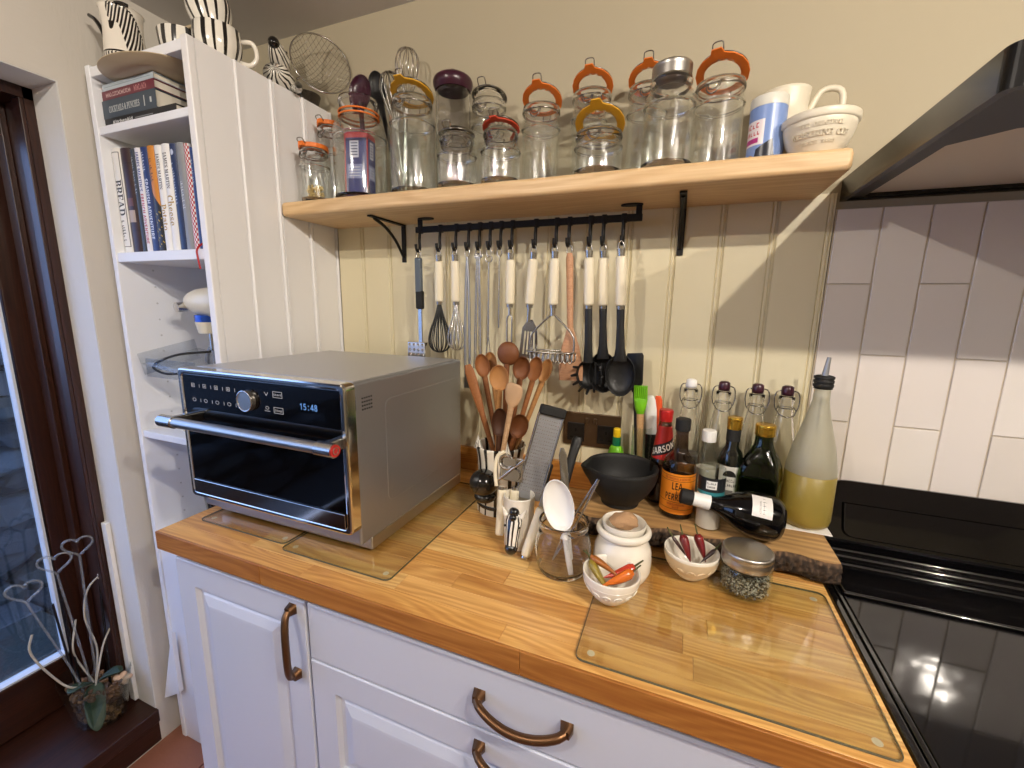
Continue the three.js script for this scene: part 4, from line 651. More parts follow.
{ // socket
  const t = thing('double_socket', 'antique bronze double wall socket behind the grater', 'socket', [-.2, 1.075, .0095]);
  const m = std(0x5e4a36, .36, { metalness: .75 });
  obj('plate', extr(roundRect(.15, .09, .004), .008, .0015).translate(0, 0, -.0), m, t);
  for (const s of [-1, 1]) { obj('socket_face', [rbox(.046, .05, .002, .001, s * .04, -.008, .0085, 1)], M.black, t); for (const [x, y, w, h] of [[0, .006, .005, .009], [-.011, -.014, .008, .005], [.011, -.014, .008, .005]]) obj('slot', box(w, h, .0008, s * .04 + x, y - .008 + .0, .0097), std(0x020202, .9), t); obj('rocker', rbox(.009, .015, .006, .0015, s * .0105, .026, .01, 1), m, t); }
}
// ---------------------------------------------------------------- zebra pots, spoons, gadgets
const stripesTex = canvasTex(512, 256, (x) => { x.fillStyle = '#f1ece0'; x.fillRect(0, 0, 512, 256); x.fillStyle = '#141210'; const q = rng(3); for (let i = 0; i < 13; i++) { const a = i * 39.4 + 6, w = 10 + q() * 9, b = (q() - .5) * 40; x.beginPath(); x.moveTo(a, 0); x.quadraticCurveTo(a + b, 128, a + b * .4, 256); x.lineTo(a + b * .4 + w * .3, 256); x.quadraticCurveTo(a + b + w * 1.2, 128, a + w, 0); x.fill(); } });
const zebra = phy(0xffffff, .16, { map: stripesTex, clearcoat: .7, clearcoatRoughness: .06 });
const blackGlaze = phy(0x0b0a0a, .12, { clearcoat: .8, clearcoatRoughness: .05 });
{
  const t = thing('zebra_utensil_pot', 'white zebra-striped pot with shiny black muzzle holding wooden spoons', 'pot', [-.378, WT + .0003, .205]);
  obj('body', lathe([...curve2([[0, 0], [.05, 0], [.056, .006], [.054, .06], [.054, .12], [.06, .158]], 20), [.0585, .162], [.055, .16], ...curve2([[.05, .12], [.05, .05], [.046, .012], [0, .008]], 12)], 40), zebra, t);
  obj('muzzle', [new THREE.SphereGeometry(.034, 24, 18).scale(1, .92, 1).translate(.004, .084, .062), new THREE.SphereGeometry(.026, 20, 14).scale(1, .6, 1).translate(.004, .05, .058)], blackGlaze, t);
  obj('ears', [-1, 1].map((s) => new THREE.ConeGeometry(.013, .035, 12).scale(1, 1, .5).translate(s * .045, .165, .03)), zebra, t);
  obj('base_band', lathe([[.0555, .014], [.0575, .016], [.0575, .022], [.0555, .024]], 40), blackGlaze, t);
  t.rotation.y = -.3;
}
const WOODS = { pale: wood(spoonTex, 0xe6cdb0, .65), light: wood(spoonTex, 0xcda06a, .6), mid: wood(spoonTex, 0xa87345, .6), brown: wood(spoonTex, 0x85552f, .55), dark: wood(spoonTex, 0x523423, .55) };
const PB = V(-.378, WT + .012, .205);
function woodSpoon(label, tipx, tipy, tipz, m, rx, ry, kind = 'spoon', twist = 0, fx = 0, fz = 0) {
  const foot = V(PB.x + fx, PB.y, PB.z + fz), tip = V(tipx, tipy, tipz), L = tip.distanceTo(foot);
  const t = thing(kind === 'spatula' ? 'wooden_spatula' : 'wooden_spoon', label, kind === 'spatula' ? 'spatula' : 'spoon', [0, 0, 0], 0, 'wooden spoons in the zebra pot');
  obj('handle', loft([[0, .0045, .0042], [L * .4, .0052, .0048], [L - ry * .85, .0072, .0058]], 10), m, t);
  if (kind === 'spoon') obj('bowl', T(scoop(rx, ry, .013), 0, L, .006), m, t);
  else obj('blade', loft([[L - ry, .007, .005], [L - ry * .5, rx * .8, .0045], [L + ry * .2, rx, .0038], [L + ry * .75, rx * .92, .003], [L + ry, rx * .6, .002]], 16), m, t);
  return stand(t, foot, tip, twist);
}
woodSpoon('round brown wooden spoon rising highest from the zebra pot', -.367, 1.286, .2, WOODS.brown, .0275, .028, 'spoon', Math.PI, 0, -.01);
woodSpoon('oval reddish wooden spoon at the far left of the zebra pot', -.443, 1.25, .17, WOODS.mid, .018, .029, 'spoon', .3, .01, -.02);
woodSpoon('narrow pale wooden spoon behind the far left spoon', -.432, 1.256, .145, WOODS.light, .016, .026, 'spoon', .2, .015, -.025);
woodSpoon('broad yellow wooden spoon facing front below the round one', -.369, 1.236, .235, WOODS.light, .024, .03, 'spoon', 0, -.005, .02);
woodSpoon('pale whitish wooden spatula with slanted end at the front of the zebra pot', -.324, 1.205, .268, WOODS.pale, .021, .028, 'spatula', -.1, -.01, .02);
woodSpoon('brown wooden spoon just right of the round one', -.338, 1.252, .178, WOODS.brown, .021, .028, 'spoon', .1, -.01, -.01);
woodSpoon('brown oval wooden spoon further right, overlapping its neighbour', -.308, 1.25, .165, WOODS.mid, .019, .03, 'spoon', -.2, -.015, -.02);
woodSpoon('light wooden spoon leaning furthest right out of the zebra pot', -.287, 1.245, .15, WOODS.light, .017, .03, 'spoon', -.4, -.02, -.03);
woodSpoon('short brown wooden spoon low at the right of the zebra pot', -.318, 1.132, .24, WOODS.brown, .022, .03, 'spoon', 0, -.03, .025);
woodSpoon('short dark wooden spoon low at the front of the zebra pot', -.362, 1.138, .248, WOODS.dark, .018, .034, 'spoon', .2, .0, .03);
woodSpoon('flat reddish wooden spatula leaning left along the zebra pot rim', -.442, 1.2, .215, WOODS.mid, .012, .06, 'spatula', .3, .03, .01);
{ // cutlery cup with zebra head
  const C0 = V(-.277, WT + .0003, .345);
  const t = thing('zebra_cup', 'cream ceramic cup with a modelled zebra head on its front', 'cup', [C0.x, C0.y, C0.z], .05);
  obj('body', lathe([[0, 0], [.026, 0], [.029, .004], [.032, .108], [.0312, .111], [.029, .11], [.0262, .008], [0, .006]], 36), M.ceramic, t);
  const fc = canvasTex(256, 256, (x) => { x.fillStyle = '#f2ede2'; x.fillRect(0, 0, 256, 256); x.strokeStyle = '#15110f'; x.lineWidth = 9; for (let i = 0; i < 13; i++) { const a = 8 + i * 20; x.beginPath(); x.moveTo(a, 0); x.bezierCurveTo(a + 14 * Math.sin(i), 70, a - 16 * Math.sin(i * 1.7), 150, a + 6, 256); x.stroke(); } });
  const h = obj('zebra_head', loft([[.012, .009, .008, 0, .041], [.018, .0135, .013, 0, .043], [.03, .0125, .014, 0, .041], [.052, .015, .013, 0, .037], [.07, .0175, .012, 0, .032], [.082, .013, .009, 0, .029], [.088, .006, .005, 0, .028]], 20), phy(0xffffff, .18, { map: fc, clearcoat: .6 }), t);
  obj('muzzle', sphere(.0128, 0, .018, .047, 16), blackGlaze, h); obj('mane', [sphere(.011, 0, .086, .03, 12), sphere(.008, 0, .078, .038, 10)], blackGlaze, h); obj('ears', [-1, 1].map((s) => new THREE.ConeGeometry(.006, .022, 10).rotateZ(-s * .5).translate(s * .021, .088, .031)), M.ceramic, h); obj('eyes', [-1, 1].map((s) => sphere(.0025, s * .0145, .062, .043, 8)), blackGlaze, h);
  // can opener leaning in the cup
  const o = thing('can_opener', 'steel can opener with two cream handles leaning on the zebra cup', 'can opener', [0, 0, 0]);
  obj('handle', [loft([[0, .008, .0075], [.004, .009, .0085], [.09, .0092, .0088], [.094, .008, .0078]], 16)], M.cream, o); obj('handle', [T(loft([[.03, .008, .0075], [.034, .009, .0085], [.09, .0092, .0088], [.094, .008, .0078]], 16), .023, 0, -.012)], M.cream, o);
  obj('handle_cap', [cyl(.0088, .0088, .006, 0, .094, 0, 18), cyl(.0088, .0088, .006, .023, .094, -.012, 18)], M.chrome, o);
  obj('head', [rbox(.05, .05, .006, .003, .014, .135, -.01), new THREE.TorusGeometry(.014, .003, 8, 24).translate(.004, .15, -.002), new THREE.CylinderGeometry(.013, .013, .006, 20).rotateX(Math.PI / 2).translate(.022, .125, -.003), new THREE.CylinderGeometry(.008, .008, .012, 16).rotateX(Math.PI / 2).translate(.02, .152, 0), rod(V(-.012, .11, 0), V(.042, .158, 0), .003, 8)], M.chrome, o);
  obj('turn_key', [tube([V(-.012, .1, .004), V(-.016, .13, .006), V(-.012, .162, .006), V(.002, .172, .004)], .004, 18, 8)], M.cream, o);
  o.position.set(-.313, WT + .022, .36); o.rotation.set(-.18, 0, .02);
  const p = thing('vegetable_peeler', 'cream-handled peeler leaning against the right of the zebra cup', 'peeler', [0, 0, 0]); obj('handle', loft([[.004, .0085, .008], [.01, .0098, .0092], [.095, .0098, .009], [.1, .008, .008]], 16), M.cream, p); obj('cap', cyl(.0085, .0078, .005, 0, 0, 0, 16), M.chrome, p); obj('blade', [rbox(.014, .035, .003, .001, 0, .12, 0, 1)], M.steel, p); stand(p, V(-.246, WT + .006, .392), V(-.214, 1.05, .352));
  const g = thing('flat_grater', 'flat steel grater with black top edge leaning behind the glass jar', 'grater', [0, 0, 0]);
  obj('sheet', rbox(.052, .185, .004, .0015, 0, .095, 0), std(0xa9abb0, .45, { metalness: .75 }), g); obj('top_grip', rbox(.055, .02, .016, .004, 0, .192, .002), M.rubberBlack, g); obj('side_rails', [-1, 1].map((s) => rbox(.004, .18, .01, .0015, s * .026, .095, 0, 1)), M.steel, g); obj('foot_grip', rbox(.012, .05, .012, .004, .028, .06, -.003), M.rubberBlack, g);
  const teeth = []; for (let i = 0; i < 9; i++) for (let j = 0; j < 22; j++) teeth.push(new THREE.ConeGeometry(.0017, .0014, 4).rotateX(Math.PI / 2).translate(-.02 + i * .005, .02 + j * .0072, .0025)); const tg = obj('grating_teeth', merge(teeth), M.steel, g); tg.userData.kind = 'stuff';
  stand(g, V(-.272, .995, .3), V(-.232, 1.19, .262), .5);
  g.position.set(-.268, 1.0, .322);
  const k = thing('kitchen_knife', 'black-handled kitchen knife with pale blade behind the white spoon', 'knife', [0, 0, 0]); obj('handle', loft([[0, .009, .006], [.05, .011, .007], [.1, .0095, .006], [.13, .0115, .006], [.14, .008, .004]], 12), M.blackNylon, k); stand(k, V(-.212, .99, .275), V(-.184, 1.14, .22));
  const kb = thing('butter_knife', 'white-tipped slim knife standing in the glass jar', 'knife', [0, 0, 0]); obj('blade', loft([[.07, .004, .0015], [.12, .007, .0015], [.2, .0075, .0012], [.214, .003, .001]], 10), M.steel, kb); obj('handle', loft([[0, .0045, .003], [.07, .004, .003]], 10), M.white, kb); stand(kb, V(-.16, WT + .012, .372), V(-.19, 1.125, .35), .3);
}
{ // glass jar with white spoon
  const t = thing('glass_jar', 'open round glass jar holding a white ladle spoon, in front of the zebra cup', 'jar', [-.172, WT + .0003, .39]);
  obj('glass_body', lathe([...curve2([[0, 0], [.034, 0], [.044, .005], [.051, .03], [.0515, .055], [.046, .078], [.0435, .086]], 26), [.0455, .088], [.0465, .094], [.0455, .1], [.043, .101], [.0415, .096], [.041, .088], ...curve2([[.043, .077], [.0485, .055], [.048, .03], [.041, .009], [0, .006]], 18)], 44), M.solidGlass, t);
  const s = thing('white_spoon', 'large white plastic spoon standing in the open glass jar', 'spoon', [0, 0, 0]); obj('handle', loft([[0, .0045, .004], [.02, .0058, .0045], [.05, .005, .004], [.085, .007, .0035]], 12), M.whitePlastic, s); obj('bowl', T(scoop(.0285, .048, .016), 0, .124, .008), M.whitePlastic, s); stand(s, V(-.15, WT + .011, .412), V(-.186, 1.06, .392), .1);
  const g = thing('kitchen_tweezers', 'slim steel tweezers leaning right in the open glass jar', 'tweezers', [0, 0, 0]); for (const q of [-1, 1]) obj('arm', tube([V(0, .0, 0), V(q * .005, .08, 0), V(q * .003, .15, 0), V(q * .0007, .19, 0)], .0022, 16, 6), M.steel, g); stand(g, V(-.192, WT + .011, .385), V(-.118, 1.088, .382));
}
{ // stoneware pot with ginger
  const t = thing('stoneware_pot', 'cream stoneware pot with wide collar, a ginger root in its mouth', 'pot', [-.068, WT + .0003, .358]);
  obj('body', lathe([...curve2([[0, 0], [.04, 0], [.046, .003]], 6), [.05, .012], [.0515, .018], [.0508, .02], [.052, .026], [.052, .034], ...curve2([[.052, .036], [.05, .055], [.043, .07], [.04, .078]], 10), ...curve2([[.041, .079], [.0465, .081], [.049, .086], [.047, .092], [.041, .093]], 12), [.038, .09], ...curve2([[.036, .08], [.037, .055], [.04, .02], [0, .008]], 10)], 48), M.ceramic, t);
  const d = thing('small_dish', 'small cream dish set into the mouth of the stoneware pot', 'dish', [-.068, WT + .0003, .358]); obj('dish', lathe([[0, .084], [.03, .084], [.0375, .09], [.0395, .103], [.037, .1035], [.0345, .094], [.028, .0885], [0, .088]], 40), M.ceramic, d); d.children[0].name = 'bowl';
  const q = rng(15), gg = new THREE.SphereGeometry(.024, 20, 14), p = gg.attributes.position; for (let i = 0; i < p.count; i++) { const x = p.getX(i), y = p.getY(i), z = p.getZ(i), n = 1 + .14 * Math.sin(x * 160 + 1) * Math.cos(z * 130) + .05 * Math.sin(y * 300 + x * 200); p.setXYZ(i, x * n * 1.15, y * n * .62, z * n * .75); } gg.computeVertexNormals();
  const g = tag(obj('ginger_root', gg, std(0xb8916a, .75, { bumpMap: plasterBump, bumpScale: .004 })), 'knobbly brown ginger root lying in the cream dish', 'ginger'); g.position.set(-.068, WT + .103, .356); g.rotation.y = .3;
}
// small patterned bowls
function smallBowl(label, x, z, m, r = .047, h = .05) {
  const t = thing('small_bowl', label, 'bowl', [x, WT + .0052, z], 0, 'small ceramic bowls');
  obj('bowl', lathe([...curve2([[0, 0], [.018, 0], [.024, .003], [r * .78, h * .35], [r * .96, h * .72], [r, h]], 20), [r - .001, h + .0015], [r - .0035, h], ...curve2([[r - .0045, h * .9], [r * .72, h * .36], [.018, .007], [0, .005]], 14)], 44), m[0], t);
  const rel = []; for (let i = 0; i < 14; i++) { const a = i / 14 * Math.PI * 2, y = h * .55, rr0 = r * .885; rel.push(new THREE.TorusGeometry(.0062, .0011, 6, 14, Math.PI).rotateX(.5).translate(0, y - .003, rr0 - .0012).rotateY(a), new THREE.TorusGeometry(.0032, .0009, 6, 10).rotateX(.5).translate(0, y - .003, rr0 - .0012).rotateY(a)); } obj('relief_band', merge([...rel, new THREE.TorusGeometry(r * .962, .0009, 6, 44).rotateX(Math.PI / 2).translate(0, h * .76, 0)]), m[1] ?? m[0], t);
  return t;
}
smallBowl('white patterned bowl with fresh orange chillies, nearest the worktop edge', -.075, .444, [M.ceramic]);
smallBowl('cream and tan patterned bowl with dried red chillies', .05, .322, [M.ceramic, M.beige]);
obj('glaze_band', lathe([[.0245, .0035], [.038, .0182], [.0458, .036], [.0474, .0455]], 44).scale(1.004, 1, 1.004), M.beige, scene.getObjectByName('small_bowl_001'));
function chilli(label, m, a, b, bend, r, group) { const t = thing('chilli', label, 'chilli', [0, 0, 0], 0, group); const A = V(...a), B = V(...b), c = A.clone().lerp(B, .5).add(V(0, bend, 0)); const cv = new THREE.QuadraticBezierCurve3(A, c, B), g = new THREE.TubeGeometry(cv, 18, r, 8), p = g.attributes.position; for (let i = 0; i <= 18; i++) { const k = i / 18, s = k < .12 ? .6 + k * 3.3 : Math.max(.12, 1 - Math.pow((k - .12) / .88, 1.8)), o = cv.getPoint(k); for (let j = 0; j <= 8; j++) { const n = i * 9 + j; p.setXYZ(n, o.x + (p.getX(n) - o.x) * s, o.y + (p.getY(n) - o.y) * s, o.z + (p.getZ(n) - o.z) * s); } } g.computeVertexNormals(); obj('pod', g, m, t); const d = A.clone().sub(c).normalize(); obj('stem', rod(A, A.clone().add(d.multiplyScalar(.016)).add(V(0, .003, 0)), .0019, 6, .0012), std(0x4a4a20, .7), t); return t; }
{ const R = phy(0xb5341c, .25, { clearcoat: .5 }), O = phy(0xd06a1e, .25, { clearcoat: .5 }), Y = phy(0x8f7a24, .3, { clearcoat: .4 }), G = 'chillies in the white bowl', y = WT;
  chilli('olive green chilli along the left rim of the white bowl', Y, [-.112, y + .06, .435], [-.07, y + .038, .475], -.008, .0075, G); chilli('brown-orange chilli lying across the white bowl', phy(0x9a5a1e, .3), [-.112, y + .065, .432], [-.058, y + .05, .452], .004, .0062, G); chilli('red chilli with its tip over the right rim of the white bowl', R, [-.04, y + .064, .43], [-.088, y + .044, .452], -.004, .008, G); chilli('plump orange chilli at the front of the white bowl', O, [-.042, y + .058, .437], [-.086, y + .042, .47], -.004, .0092, G);
  const D = phy(0x6d1417, .3, { clearcoat: .4 }), H = 'dried chillies in the tan bowl'; chilli('dark red dried chilli at the left of the tan bowl', D, [.033, y + .075, .312], [.05, y + .035, .335], 0, .008, H); chilli('dark red dried chilli at the right of the tan bowl', D, [.058, y + .078, .305], [.075, y + .036, .322], 0, .0085, H); chilli('slim dried chilli stalk resting on the left rim of the tan bowl', phy(0x3a1512, .4), [.016, y + .068, .312], [.045, y + .036, .322], 0, .0035, H); chilli('slim dark dried chilli on the right rim of the tan bowl', phy(0x2a1414, .4), [.088, y + .06, .316], [.065, y + .036, .33], 0, .004, H); }
{ // spice jar
  const t = thing('spice_jar', 'squat clear spice jar of crushed grey seeds with steel lid', 'jar', [.137, WT + .0052, .33]);
  obj('glass_body', lathe([[0, 0], [.034, 0], [.039, .003], [.041, .012], [.041, .042], [.038, .048], [.036, .05], [.034, .047], [.038, .04], [.038, .013], [.034, .005], [0, .004]], 40), M.thinGlass, t);
  obj('screw_lid', lathe([[0, .078], [.036, .078], [.0395, .076], [.04, .073], [.04, .068], [.0385, .066], [.04, .063], [.04, .053], [.038, .05], [.03, .05]].reverse(), 44), M.brushed, t);
  const q = rng(19), ss = []; const base = new THREE.TetrahedronGeometry(.0019); const cols = [];
  const sd = tag(new THREE.InstancedMesh(base, std(0xffffff, .8), 1500), 'crushed grey and white seeds inside the squat spice jar', 'seeds'); sd.name = 'crushed_seeds'; sd.userData.kind = 'stuff'; sd.position.set(.137, WT + .0052, .33); scene.add(sd);
  const m4 = new THREE.Matrix4(), qq = new THREE.Quaternion(); for (let i = 0; i < 1500; i++) { const a = q() * 6.283, rr1 = .0365 * Math.pow(q(), .3), s = .8 + q() * .9; qq.setFromEuler(new THREE.Euler(q() * 6, q() * 6, q() * 6)); m4.compose(V(Math.cos(a) * rr1, .0065 + q() * .026, Math.sin(a) * rr1), qq, V(s, s, s)); sd.setMatrixAt(i, m4); const c = q(); sd.setColorAt(i, new THREE.Color(c < .45 ? 0xb9b2a4 : c < .75 ? 0x6e675c : 0x3a342d)); }
}

// ---------------------------------------------------------------- books in the bookcase
function spineTex(bg, fg, draw) { return canvasTex(64, 512, (x, w, h) => { x.fillStyle = bg; x.fillRect(0, 0, w, h); x.fillStyle = fg; draw(x, (s, y, len, size, col, f = 'sans-serif') => { x.save(); x.translate(w / 2, y); x.rotate(Math.PI / 2); x.fillStyle = col ?? fg; x.font = 'bold ' + size + 'px ' + f; x.textAlign = 'left'; x.textBaseline = 'middle'; x.fillText(s, 0, 0, len); x.restore(); }); }); }
const page = std(0xe8e0cf, .85);
const BOOKS = [
  ['white cookbook with BREAD on its spine, leftmost on the shelf', .036, .254, '#efece4', '#2a2724', (x, t) => { x.lineWidth = 3; x.strokeStyle = '#55504a'; x.strokeRect(8, 20, 48, 460); t('BREAD', 150, 190, 50, null, 'serif'); scrawl2(x, 30, 350, 110); }],
  ['dark brown cookbook with a small photo on its spine', .038, .25, '#3a2521', '#b3a090', (x) => { x.fillRect(10, 300, 44, 60); x.fillStyle = '#6b4236'; x.fillRect(16, 240, 36, 40); x.fillStyle = '#2a1a17'; x.fillRect(0, 70, 64, 4); x.fillRect(0, 400, 64, 4); }],
  ['slim grey-black cookbook beside the brown one', .017, .246, '#3b4046', '#b9bec3', (x) => scrawl2(x, 30, 40, 180)],
  ['white cookbook with blue and red FRENCH ADVENTURE spine', .022, .246, '#e8e6ea', '#2e3f86', (x, t) => { t("JAMES MARTIN'S", 20, 190, 40); t('FRENCH ADVENTURE', 220, 250, 40, '#b3343a'); }],
  ['blue cookbook with SPANISH ADVENTURE spine', .025, .245, '#27396f', '#d8ddec', (x, t) => { scrawl2(x, 30, 24, 90); t('SPANISH ADVENTURE', 150, 300, 38); }],
  ['orange and black cookbook in the middle of the row', .026, .245, '#1f1d1c', '#d0862c', (x) => { x.beginPath(); x.moveTo(0, 0); x.lineTo(64, 0); x.lineTo(64, 290); x.lineTo(0, 200); x.fill(); x.fillStyle = '#c9a63a'; for (let i = 0; i < 30; i++) x.fillRect((i * 37) % 60, 300 + (i * 53) % 190, 5, 7); x.fillStyle = '#4a2d10'; scrawl2(x, 30, 60, 110); }],
  ['white cookbook with Potato on its spine', .026, .243, '#f0efec', '#33302d', (x, t) => { t('JAMES MARTIN', 40, 170, 34, null, 'serif'); t('Potato', 280, 130, 52, '#b08a34', 'serif'); }],
  ['white cookbook with Cheese on its spine', .028, .243, '#efeeeb', '#33302d', (x, t) => { t('JAMES MARTIN', 40, 170, 34, null, 'serif'); t('Cheese', 240, 150, 54, '#a88a3c', 'serif'); }],
  ['navy cookbook with white lettering right of Cheese', .022, .241, '#223158', '#c9d2e6', (x) => { x.beginPath(); x.arc(32, 40, 14, 0, 7); x.fill(); scrawl2(x, 26, 90, 200); }],
  ['grey cookbook near the right end of the row', .026, .24, '#8b8d90', '#d9dadb', (x) => scrawl2(x, 28, 180, 130)],
  ['red and white checked book at the right end', .018, .236, '#e9e4e0', '#b3222c', (x) => { for (let i = 0; i < 40; i++) for (let j = 0; j < 5; j++) if ((i + j) % 2) x.fillRect(j * 13, i * 13, 13, 13); }],
  ['thin blue book against the right side of the bookcase', .012, .226, '#2c4a86', '#c7d0e0', (x) => scrawl2(x, 30, 60, 120)],
];
function scrawl2(x, cx, y, len) { const q = rng(len * 7 + y); for (let p = y; p < y + len;) { const h = 5 + q() * 8; x.fillRect(cx - 12, p, 24 * (.6 + .4 * q()), h * .4); x.fillRect(cx - 12, p, 7, h); p += h + 4 + (q() < .2 ? 10 : 0); } }
{
  let bx = -1.385;
  for (const [label, w, h, bg, fg, draw] of BOOKS) {
    const t = thing('cookbook', label, 'book', [bx + w / 2, 1.5145, .2], 0, 'cookbooks standing on the bookcase shelf'); const cm = std(bg, .5), d = .19;
    obj('cover', [rbox(.0022, h, d, .0006, -w / 2 + .0013, h / 2, d / 2, 1), rbox(.0022, h, d, .0006, w / 2 - .0013, h / 2, d / 2, 1)], cm, t);
    obj('spine', T(new THREE.CylinderGeometry(w * .9, w * .9, h, 10, 1, true, -.59, 1.18), 0, h / 2, d - w * .745), phy(0xffffff, .4, { map: spineTex(bg, fg, draw) }), t);
    obj('pages', box(w - .005, h - .008, d - .006, 0, h / 2, d / 2 - .001), page, t);
    bx += w + .0012;
  }
  const rb = tag(obj('ribbon_bookmark', tube([V(-1.068, 1.53, .394), V(-1.066, 1.512, .412), V(-1.065, 1.49, .4125), V(-1.063, 1.468, .411)], .0022, 14, 5), M.red), 'red ribbon bookmark hanging over the shelf edge below the checked book', 'bookmark');
  // stack lying on the shelf above
  let y = 1.8155;
  const lie = (label, w, h, d, bg, draw, right = -1.175) => {
    const t = thing('cookbook', label, 'book', [right - w / 2, y, .395 - d], 0, 'cookbooks lying in a stack at the top of the bookcase');
    const tex = canvasTex(512, 64, (x) => { x.fillStyle = bg; x.fillRect(0, 0, 512, 64); draw(x); });
    obj('cover', [rbox(w, .0022, d, .0006, 0, .0011, d / 2, 1), rbox(w, .0022, d, .0006, 0, h - .0011, d / 2, 1)], std(bg, .5), t); obj('pages', box(w - .006, h - .0046, d - .006, 0, h / 2, d / 2 - .0), page, t); obj('spine', T(new THREE.PlaneGeometry(w, h), 0, h / 2, d + .0004), phy(0xffffff, .4, { map: tex }), t); y += h + .0004;
  };
  const txt = (s, cx, size, col, w, f = 'serif') => (x) => { x.fillStyle = col; x.font = 'bold ' + size + 'px ' + f; x.textAlign = 'left'; x.textBaseline = 'middle'; x.fillText(s, cx, 34, w); };
  lie('thin black cookbook at the bottom of the lying stack', .275, .0195, .17, '#17171a', (x) => { txt('KitchenAid', 60, 40, '#e4e4e2', 150, 'sans-serif')(x); x.fillStyle = '#8c8c8c'; x.fillRect(225, 30, 130, 7); }, -1.108);
  lie('thick slate blue COCKTAILS book in the lying stack', .21, .041, .18, '#3c4956', (x) => { txt('COCKTAILS & PUNCHES', 60, 30, '#c9ccc9', 300)(x); x.fillStyle = '#c9ccc9'; x.fillRect(400, 14, 8, 36); x.fillRect(455, 24, 16, 18); });
  lie('thin maroon book above the slate blue one', .205, .02, .175, '#6e2b38', (x) => { x.fillStyle = '#d8c3bd'; scrawl(x, 40, 18, 250, 28, 18); x.fillStyle = '#c98d8d'; scrawl(x, 320, 12, 120, 38, 8); });
  lie('pale blue book on top of the lying stack', .2, .014, .175, '#b9c6cf', (x) => { x.fillStyle = '#8b9aa5'; x.fillRect(20, 28, 460, 6); });
  const pl = tag(obj('oval_platter', lathe([...curve2([[0, 0], [.075, .001], [.1, .006], [.13, .022], [.142, .03]], 18), [.1415, .033], ...curve2([[.138, .032], [.1, .011], [0, .006]], 10)], 56).scale(1, 1, .62), M.tan), 'tan oval platter lying on the book stack at the top of the bookcase', 'platter'); pl.position.set(-1.222, y + .0004, .372); pl.scale.set(.93, .4, .93);
}
